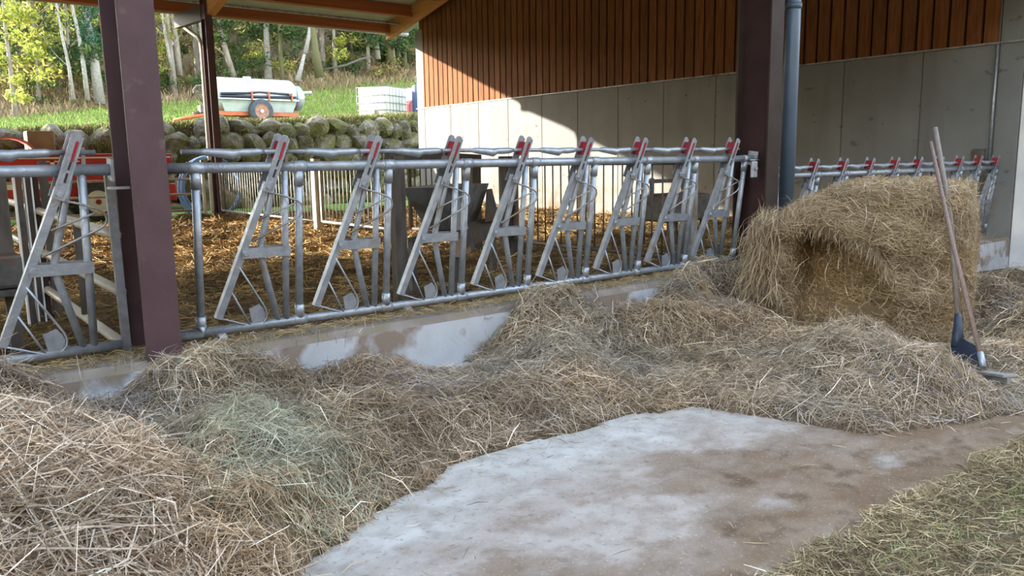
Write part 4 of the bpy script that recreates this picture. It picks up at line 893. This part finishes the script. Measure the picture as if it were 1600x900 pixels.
def strand_field(n, box, dens=None, kind='hay'):
    x0, x1, y0, y1 = box; X = rng.uniform(x0, x1, n); Y = rng.uniform(y0, y1, n)
    h = hay_h(X, Y); ok = h > .004; X, Y, h = X[ok], Y[ok], h[ok]; Z = hay_z(X, Y); n = len(X)
    e = .04; gx = (hay_z(X + e, Y) - hay_z(X - e, Y)) / (2 * e); gy = (hay_z(X, Y + e) - hay_z(X, Y - e)) / (2 * e)
    # clumped direction field
    ang = 9 * fbm(X * 1.7, Y * 1.7, 91, 3) + rng.normal(size=n) * (1.1)
    D = np.stack([np.cos(ang), np.sin(ang), np.cos(ang) * gx + np.sin(ang) * gy + rng.normal(size=n) * .36], 1)
    straw = sstep(.95, .35, X + .6 * fbm(X * 2, Y * 2, 93) ) * sstep(5.0, 4.2, Y)
    green = np.exp(-(((X - 1.32) / .42) ** 2 + ((Y - 3.55) / .75) ** 2) * 1.3) + .5 * np.maximum(fbm(X * 1.3, Y * 1.3, 97), 0)
    grey = np.exp(-(((X - 2.55) / .35) ** 2 + ((Y - 4.15) / .25) ** 2)) + np.maximum(fbm(X * 1.1 + 5, Y * 1.1, 99) * 2.0, 0)
    C = palette(n, HAY); r = rng.random(n)
    ms = r < straw; C[ms] = palette(ms.sum(), STRAW, .22) * .9
    mg = (r < green * 1.1) & ~ms; C[mg] = palette(mg.sum(), GREEN)
    my = (rng.random(n) < grey * .75) & ~ms & ~mg; C[my] = palette(my.sum(), GREY)
    shade = fbm(X * 5, Y * 5, 101, 3) + .8 * fbm(X * 1.5, Y * 1.5, 103, 3); C = C * np.clip(1 + .75 * shade, .45, 1.6)[:, None]
    warm = fbm(X * 1.2, Y * 1.2, 105, 3)[:, None]; C = C * (1 + warm * np.array([.35, .10, -.25])) * np.array([1.04, 1.05, 1.12])
    L = rng.uniform(.06, .19, n); W = rng.uniform(.0022, .0042, n); lg_ = rng.random(n) < .05; L[lg_] *= 1.7; W[lg_] *= 1.5; C[lg_] = C[lg_] * 1.25 + .05
    L = np.where(ms, rng.uniform(.10, .34, n), L); W = np.where(ms, rng.uniform(.004, .0085, n), W)
    L = np.where(ms & (rng.random(n) < .12), L * 1.8, L)
    far = np.clip((X * X + Y * Y) ** .5 / 6, .85, 1.6); W = W * far
    P = np.stack([X, Y, Z + rng.random(n) ** 1.4 * .055 - .010], 1)
    return X, Y, (P, D, L, W, C)
regions = [('straw_heap', -4, .85, 'coarse golden straw heap filling the lower left corner', 'straw'),
           ('green_hay_heap', .85, 2.05, 'grey-green tinted hay heap in front of the near column', 'hay'),
           ('low_hay_swath', 2.05, 3.55, 'low trampled hay swath below the stained white curb', 'hay'),
           ('curb_hay_mound', 3.55, 5.15, 'brown hay mound piled up against the fence bottom rail, left of the bale', 'hay'),
           ('bale_front_hay', 5.15, 7.05, 'loose hay spread around the foot of the big bale', 'hay'),
           ('right_hay_drift', 7.05, 15.2, 'drift of hay reaching the white curb right of the bale', 'hay')]
V, F, Xg, Yg = heightgrid(-4, 15.17, 1.0, 5.7, .035, hay_z)
hh = hay_h(V[:, 0], V[:, 1]); fx = V[F].mean(1); fh = hh[F].max(1)
Tb = np.array([.085, .062, .036]) * (1 + .9 * fbm(V[:, 0] * 6, V[:, 1] * 6, 55)[:, None])  # dark base: shade in the gaps between strands put into the colour
counts = {'straw_heap': 95000, 'green_hay_heap': 75000, 'low_hay_swath': 62000, 'curb_hay_mound': 68000, 'bale_front_hay': 72000, 'right_hay_drift': 52000}
for nm, xa_, xb_, lab, cat in regions:
    wob = .22 * fbm(fx[:, 1] * 2, fx[:, 1] * 0 + 3, 61)
    sel = (fx[:, 0] + wob >= xa_) & (fx[:, 0] + wob < xb_) & (fh > .004)
    used, inv = np.unique(F[sel], return_inverse=True)
    bV, bF, bT = V[used], inv.reshape(-1, 4), Tb[used]
    if nm == 'straw_heap': bx0 = -1.2
    else: bx0 = xa_
    X, Y, (P, D, L, W, C) = strand_field(counts[nm], (bx0 - .15, min(xb_, 14.6) + .15, 1.3, 5.55))
    w2 = X + .22 * fbm(Y * 2, Y * 0 + 3, 61); k = (w2 >= xa_) & (w2 < xb_)
    sV, sF, sT = strands(P[k], D[k], L[k], W[k], C[k], .22)
    bV2, bF2, bT2 = merge([(bV, bF, bT), (sV, sF, sT)])
    o = npmesh(nm, bV2, bF2, base_m, tint=bT2, mats=[base_m, strand_m], mi=np.concatenate([np.zeros(len(bF)), np.ones(len(sF))]))
    tag(o, lab, cat, kind='stuff')
# hay trodden along the curb top and loose stalks on the concrete
n = 9000; X = rng.uniform(-1, 8.2, n); Y = rng.uniform(5.12, 5.75, n); C = palette(n, [(.34, .25, .12), (.42, .32, .16), (.26, .19, .09)])
P = np.stack([X, Y, np.full(n, .395) + rng.random(n) * .02], 1); D = rng.normal(size=(n, 3)); D[:, 2] *= .15
s = strands(P, D, rng.uniform(.04, .15, n), rng.uniform(.003, .006, n), C, .2)
tag(npmesh('curb_chaff', *s[:2], strand_m, tint=s[2]), 'brown chaff and short straw strewn along the curb top under the fence', 'chaff', kind='stuff')
n = 1500; X = rng.uniform(1.0, 5.5, n); Y = rng.uniform(1.5, 3.4, n); dn = np.interp(X, bx, by) - Y
k = rng.random(n) < np.exp(-np.maximum(dn, 0) / .25) + .07; X, Y = X[k], Y[k]; n = len(X)
P = np.stack([X, Y, fz(X) + .008 + rng.random(n) * .01], 1); D = rng.normal(size=(n, 3)); D[:, 2] *= .05
s = strands(P, D, rng.uniform(.02, .12, n), rng.uniform(.0025, .005, n), palette(n, STRAW + HAY), .2)
tag(npmesh('loose_straw', *s[:2], strand_m, tint=s[2]), 'single straw stalks scattered on the bare concrete', 'straw', kind='stuff')

# ------------------------------------------------------------------ the bale
A = Vector((.364, -.931, 0)); Bk = Vector((.931, .364, 0))       # along the front face (to the right), and into the depth
BC = Vector((6.52, 3.52, -.08))                                   # centre of the front face at the floor
WB, DB, HB = 1.66, 1.7, 1.36
def bale_pt(u, v, w):
    """u 0..1 along the face, v 0..1 up, w 0..1 into depth"""
    return None
N_ = 44; pts = []; faces = []
def cube_grid(n):
    Vc = []; Fc = []
    for ax_ in range(3):
        for sgn in (-1, 1):
            b0 = len(Vc)
            for i in range(n + 1):
                for j in range(n + 1):
                    a = -1 + 2 * i / n; c = -1 + 2 * j / n; p = [0, 0, 0]; p[ax_] = sgn; p[(ax_ + 1) % 3] = a; p[(ax_ + 2) % 3] = c; Vc.append(p)
            for i in range(n):
                for j in range(n):
                    q = b0 + i * (n + 1) + j; f = (q, q + n + 1, q + n + 2, q + 1); Fc.append(f if sgn > 0 else f[::-1])
    return np.array(Vc, float), np.array(Fc)
Vc, Fc = cube_grid(N_)
pw = 7.0; s_ = (np.abs(Vc) ** pw).sum(1) ** (1 / pw); Vr = Vc / s_[:, None]         # rounded box
U_ = Vr[:, 0] * .5 + .5; H_ = Vr[:, 2] * .5 + .5; W_ = Vr[:, 1] * .5 + .5     # 0..1 each; W 0 = front
front = sstep(.30, .0, W_)
lipf = lambda u: .80 - .75 * np.clip(u - .34, 0, 1) - 1.8 * np.clip(u - .60, 0, 1)
hole = sstep(0, .07, lipf(U_) + .02 * np.sin(U_ * 40) - H_) * sstep(.17, .25, U_) * sstep(.73, .68, U_) * sstep(-.25, .45, H_)
hole2 = np.exp(-((((U_ - .25) / .07) ** 2 + ((H_ - .60) / .20) ** 2) ** 2)) * .5
lay = .05 * np.sin(H_ * 21 + 4 * U_ + 3 * fbm(U_ * 4, H_ * 4, 7)) * front
dep = .50 * hole + .30 * hole2 + lay + .10 * fbm(U_ * 6, H_ * 6, 5) 
bul = .10 * np.exp(-((H_ - .82) / .14) ** 2) * sstep(.95, .3, U_)
x_l = (U_ - .5) * WB; z_l = H_ * HB; y_l = W_ * DB + front * (dep - bul)
x_l = x_l + .06 * fbm(H_ * 5, W_ * 5, 9) - .05 * (H_ < .6) * sstep(.25, 0, U_)
z_l = z_l + .05 * fbm(U_ * 5, W_ * 4, 10) - .24 * sstep(.50, .0, U_) * H_ ** 3 - .16 * sstep(.25, 0, U_) ** 2 * H_ ** 4
VB = np.array(BC)[None] + np.outer(x_l, np.array(A)) + np.outer(y_l, np.array(Bk)); VB[:, 2] += z_l
TB = np.array([.19, .13, .065]) * (1 + .6 * fbm(U_ * 12, H_ * 12, 6)[:, None]) * (1 + .25 * (hole + hole2) * front)[:, None]
bale = empty('hay_bale', tuple(BC), 'big opened hay bale with a hollow pulled out of its face, before the right column', 'hay bale')
o = npmesh('bale_core', VB - np.array(BC), Fc, base_m, bale, smooth=True, tint=TB)
tri = VB[Fc]; nrmv = norm(np.cross(tri[:, 2] - tri[:, 0], tri[:, 3] - tri[:, 1])); area = np.linalg.norm(np.cross(tri[:, 2] - tri[:, 0], tri[:, 3] - tri[:, 1]), axis=1)
cen = tri.mean(1); flip = ((cen - (np.array(BC) + np.array(Bk) * DB / 2 + [0, 0, HB / 2])) * nrmv).sum(1) < 0; nrmv[flip] *= -1
vis = area * np.where((nrmv @ np.array(Bk) < -.2) | (nrmv[:, 2] > .4) | (nrmv @ np.array(A) < -.3) | (nrmv @ np.array(A) > .3), 1, .15) * (nrmv[:, 2] > -.7)
n = 75000; ki = rng.choice(len(Fc), n, p=vis / vis.sum()); a = rng.random((n, 1)); b_ = rng.random((n, 1)); q = tri[ki]
P = (q[:, 0] * (1 - a) + q[:, 1] * a) * (1 - b_) + (q[:, 3] * (1 - a) + q[:, 2] * a) * b_
Nn = nrmv[ki]; P = P + Nn * (rng.random((n, 1)) * .03)
R_ = rng.normal(size=(n, 3)) * .55 + np.array(A) * np.where(rng.random((n, 1)) < .6, 1.3, .2); R_[:, 2] -= np.where(rng.random(n) < .3, .9, .15)
D = R_ - Nn * (R_ * Nn).sum(1, keepdims=True) * .85
BH = [(.42, .31, .18), (.51, .385, .235), (.33, .235, .13), (.62, .49, .33), (.45, .365, .25), (.24, .165, .09)]
uu = U_[Fc].mean(1)[ki]; hv = H_[Fc].mean(1)[ki]; ho = ((hole + hole2) * front)[Fc].mean(1)[ki]
C = palette(n, BH) * (1 + .18 * fbm(uu * 9, hv * 9, 14)[:, None] * 2); C[:, 0] *= 1 + .12 * ho; C[:, 2] *= 1 - .22 * ho
S1 = strands(P, D, rng.uniform(.06, .22, n) * (1 - .55 * np.clip(ho, 0, 1)), rng.uniform(.0028, .0055, n), C, .25)
# long hanging wisps: from the top left shoulder and from the lip over the hollow
def hang(n, us, vs, ws, dirv, Lr, spread):
    u = rng.uniform(*us, n); v = rng.uniform(*vs, n) if not callable(vs[0]) else vs[0](u) + rng.normal(size=n) * .02; w = rng.uniform(*ws, n)
    P = np.array(BC)[None] + np.outer((u - .5) * WB, np.array(A)) + np.outer(w * DB, np.array(Bk)); P[:, 2] += v * HB
    D = np.array(dirv)[None] + rng.normal(size=(n, 3)) * spread; L = rng.uniform(*Lr, n); D = norm(D); P = P + D * (L * .35)[:, None]
    return strands(P, D, L, rng.uniform(.003, .006, n), palette(n, BH + HAY), .25, bend=np.array([-.5 * A.x - .8 * Bk.x, -.5 * A.y - .8 * Bk.y, .6]), seg=3)
dn = (-.12 * A.x - .05 * Bk.x, -.12 * A.y - .05 * Bk.y, -1)
S2 = hang(3000, (-.04, .13), (.30, .80), (-.07, .35), dn, (.15, .5), .30)
lip = lambda u: lipf(u) + .02
S3 = hang(1100, (.30, .66), (lip,), (-.05, .02), dn, (.06, .19), .32)
S4 = hang(700, (.02, .42), (.76, .88), (-.09, .02), dn, (.08, .24), .42)
S5 = hang(1500, (.45, 1.02), (.95, 1.01), (0, .9), (0, 0, 1), (.05, .13), 1.2)
S6 = hang(700, (.0, 1.0), (.10, .95), (-.05, .0), dn, (.1, .25), .55)
Vs, Fs, Ts = merge([S1]); Vs2, Fs2, Ts2 = merge([S2, S3, S4, S6, S5])
o = npmesh('bale_strands', Vs - np.array(BC), Fs, strand_m, bale, tint=Ts); o['kind'] = 'stuff'
o = npmesh('hanging_wisps', Vs2 - np.array(BC), Fs2, strand_m, bale, tint=Ts2); o['kind'] = 'stuff'

# ------------------------------------------------------------------ tools leaning on the bale
def pix(px, py, t):   # point on the sight line at world X = t
    c = ray_to(px, py, 10.0); d = c - Vector((0, 0, EYE)); return Vector((0, 0, EYE)) + d * (t / d.x)
a0, a1 = pix(1535, 566, 5.78), pix(1454, 222, 6.95)
hoe = empty('dung_scraper', tuple(a0), 'thin pinkish-handled scraper leaning on the bale, flat head on the hay', 'scraper')
mid = a0.lerp(a1, .5) + Vector((.0, .012, 0))
MB().tube([a0, mid, a1], [.0165, .0155, .0145], 12).build('handle', wood_h, hoe)
MB().tube([a0 + (a0 - a1) * .02, a0 + (a1 - a0) * .035], .021, 12).build('ferrule', galv, hoe)
h0, h1 = pix(1538, 582, 5.72), pix(1578, 588, 5.58)
MB().bar(h0, h1, .09, .02).bar(h0 + Vector((0, 0, -.03)), h1 + Vector((0, 0, -.03)), .03, .05).build('head', galv_dirty, hoe, bevel=.004)
b0, b1 = pix(1497, 497, 6.45), pix(1461, 200, 7.05)
sh = empty('shovel', tuple(b0), 'thick grey-handled shovel with blue-black blade leaning on the bale', 'shovel')
m1 = pix(1485, 340, 6.76)
MB().tube([b0, m1, b1], [.0215, .021, .0195], 12).build('handle', mat('grey_handle', (.15, .12, .10), (.20, .165, .135), 15, .6, stretch=(3, 3, .4)), sh)
s1 = pix(1496, 545, 6.32)
MB().tube([b0 + (b1 - b0) * .02, b0, pix(1497, 515, 6.4), s1], [.023, .026, .036, .05], 12).build('socket', black_blue, sh)
c0 = pix(1503, 528, 6.32); c1 = pix(1540, 556, 6.18); c2 = pix(1530, 588, 6.10); c3 = pix(1492, 575, 6.2)
nr = (c1 - c0).cross(c3 - c0).normalized()
MB().plate([c0, c0.lerp(c1, .6) + Vector((0, 0, .02)), c1, c2, c3, pix(1486, 545, 6.3)], nr, .012).build('blade', black_blue, sh, bevel=.004)

# ------------------------------------------------------------------ verge in front of the slab
V, F, _, _ = heightgrid(.6, 15.1, -1.4, 1.62, .08, lambda X, Y: fz(X) - .02 + .05 * fbm(X * 2, Y * 2, 61) * sstep(1.6, 1.3, Y) + .035 * sstep(1.62, 1.45, Y + .12 * fbm(X * 3, Y * 3, 63)))
Tv = np.array([.11, .085, .05]) * (1 + .9 * fbm(V[:, 0] * 4, V[:, 1] * 4, 62)[:, None])
def vz(X, Y): return fz(X) + .015
n = 42000; X = rng.uniform(1.8, 8, n); Y = 1.58 - 1.5 * rng.random(n) ** 1.3 + .12 * fbm(X * 4, X * 0, 65) * 1.5
P = np.stack([X, Y, vz(X, Y) + rng.random(n) * .03], 1); D = rng.normal(size=(n, 3)); D[:, 2] *= .3
cc = palette(n, [(.30, .22, .12), (.20, .14, .08), (.42, .33, .19), (.15, .11, .06), (.27, .24, .12), (.52, .43, .28)])
s1_ = strands(P, D, rng.uniform(.03, .15, n), rng.uniform(.002, .005, n), cc * (1 + 1.2 * fbm(P[:, 0] * 3, P[:, 1] * 3, 64)[:, None]), .2)
n = 2600; cx0 = rng.uniform(2.4, 7, 60); cy0 = 1.5 - 1.2 * rng.random(60); k = rng.integers(0, 60, n)
X = cx0[k] + rng.normal(size=n) * .06; Y = cy0[k] + rng.normal(size=n) * .05; D = rng.normal(size=(n, 3)) * .5; D[:, 2] = 1
P = np.stack([X, Y, vz(X, Y) + .02], 1)
s2_ = strands(P, D, rng.uniform(.03, .08, n), rng.uniform(.0025, .004, n), palette(n, [(.15, .22, .06), (.20, .28, .09), (.28, .32, .14)]), .2)
V2, F2, T2 = merge([(V, F, Tv), s1_, s2_])
tag(npmesh('grassy_verge', V2, F2, base_m, tint=T2), 'muddy verge of straw litter and green grass tufts, lower right corner', 'verge', kind='stuff')
n_ = 0
V, F, _, _ = heightgrid(-40, 60, -40, -1.2, 2.5, lambda X, Y: -.05 + fz(np.minimum(X, 16)))
yard_m = mat('gravel_yard', (.30, .28, .25), (.22, .20, .17), 2, .9)
tag(npmesh('farm_yard_ground', V, F, yard_m), kind='structure')
V, F, _, _ = heightgrid(-40, -3.9, -1.3, 29, 1.2, lambda X, Y: -.03 + 0 * X)
tag(npmesh('side_yard_ground', V, F, yard_m), kind='structure')
# surroundings out of frame; hills and shed added to block low sky light
ang = np.linspace(0, 2 * np.pi, 121); Vh = []
for a_ in ang:
    for rr, hh_ in ((150, -4), (185, 12), (215, 30), (260, 38)):  # ring of unseen hills, added to hide the low sky glow
        hh2 = hh_ * (.85 + .3 * noise2(np.cos(a_) * 5, np.sin(a_) * 5, 3)) * (1.0 if np.sin(a_) > -.2 else .75)
        Vh.append((rr * np.cos(a_), rr * np.sin(a_), float(hh2)))
i_ = np.arange(120)[:, None] * 4 + np.arange(3)[None]; i_ = i_.ravel()
tag(npmesh('glow_block_hills', np.array(Vh), np.stack([i_, i_ + 4, i_ + 5, i_ + 1], 1), mat('wooded_slope', (.07, .09, .035), (.16, .13, .05), .08, .95), smooth=True), kind='structure')
V, F, _, _ = heightgrid(-170, 170, -170, 170, 17, lambda X, Y: -4.2 + 0 * X)
tag(npmesh('valley_ground', V, F, mat('valley_meadow', (.12, .18, .05), (.2, .2, .08), .05, .95)), kind='structure')
os_ = empty('sky_block_shed', (0, -14, 0), kind='structure')  # tall unseen shed, added to keep low sky light off the end wall
MB().span((-34, -22, -.1), (34, -9.5, 10.2)).build('sky_block_wall', mat('old_boards', (.11, .075, .05), (.16, .12, .08), 3, .8, stretch=(3, 3, .2)), os_)
b = MB(); b.plate([(-35, -8.8, 10.0), (-35, -15.7, 13.6), (-35, -22.7, 10.0)], (1, 0, 0), .01); b.poly([(-35, -8.8, 10.0), (35, -8.8, 10.0), (35, -15.7, 13.6), (-35, -15.7, 13.6), (-35, -22.7, 10.0), (35, -22.7, 10.0)], [(0, 1, 2, 3), (3, 2, 5, 4)])
b.build('sky_block_roof', mat('roof_tiles', (.16, .07, .05), (.22, .10, .07), 2, .8), os_)
for o in bpy.data.objects:
    if '_org' in o: del o['_org']
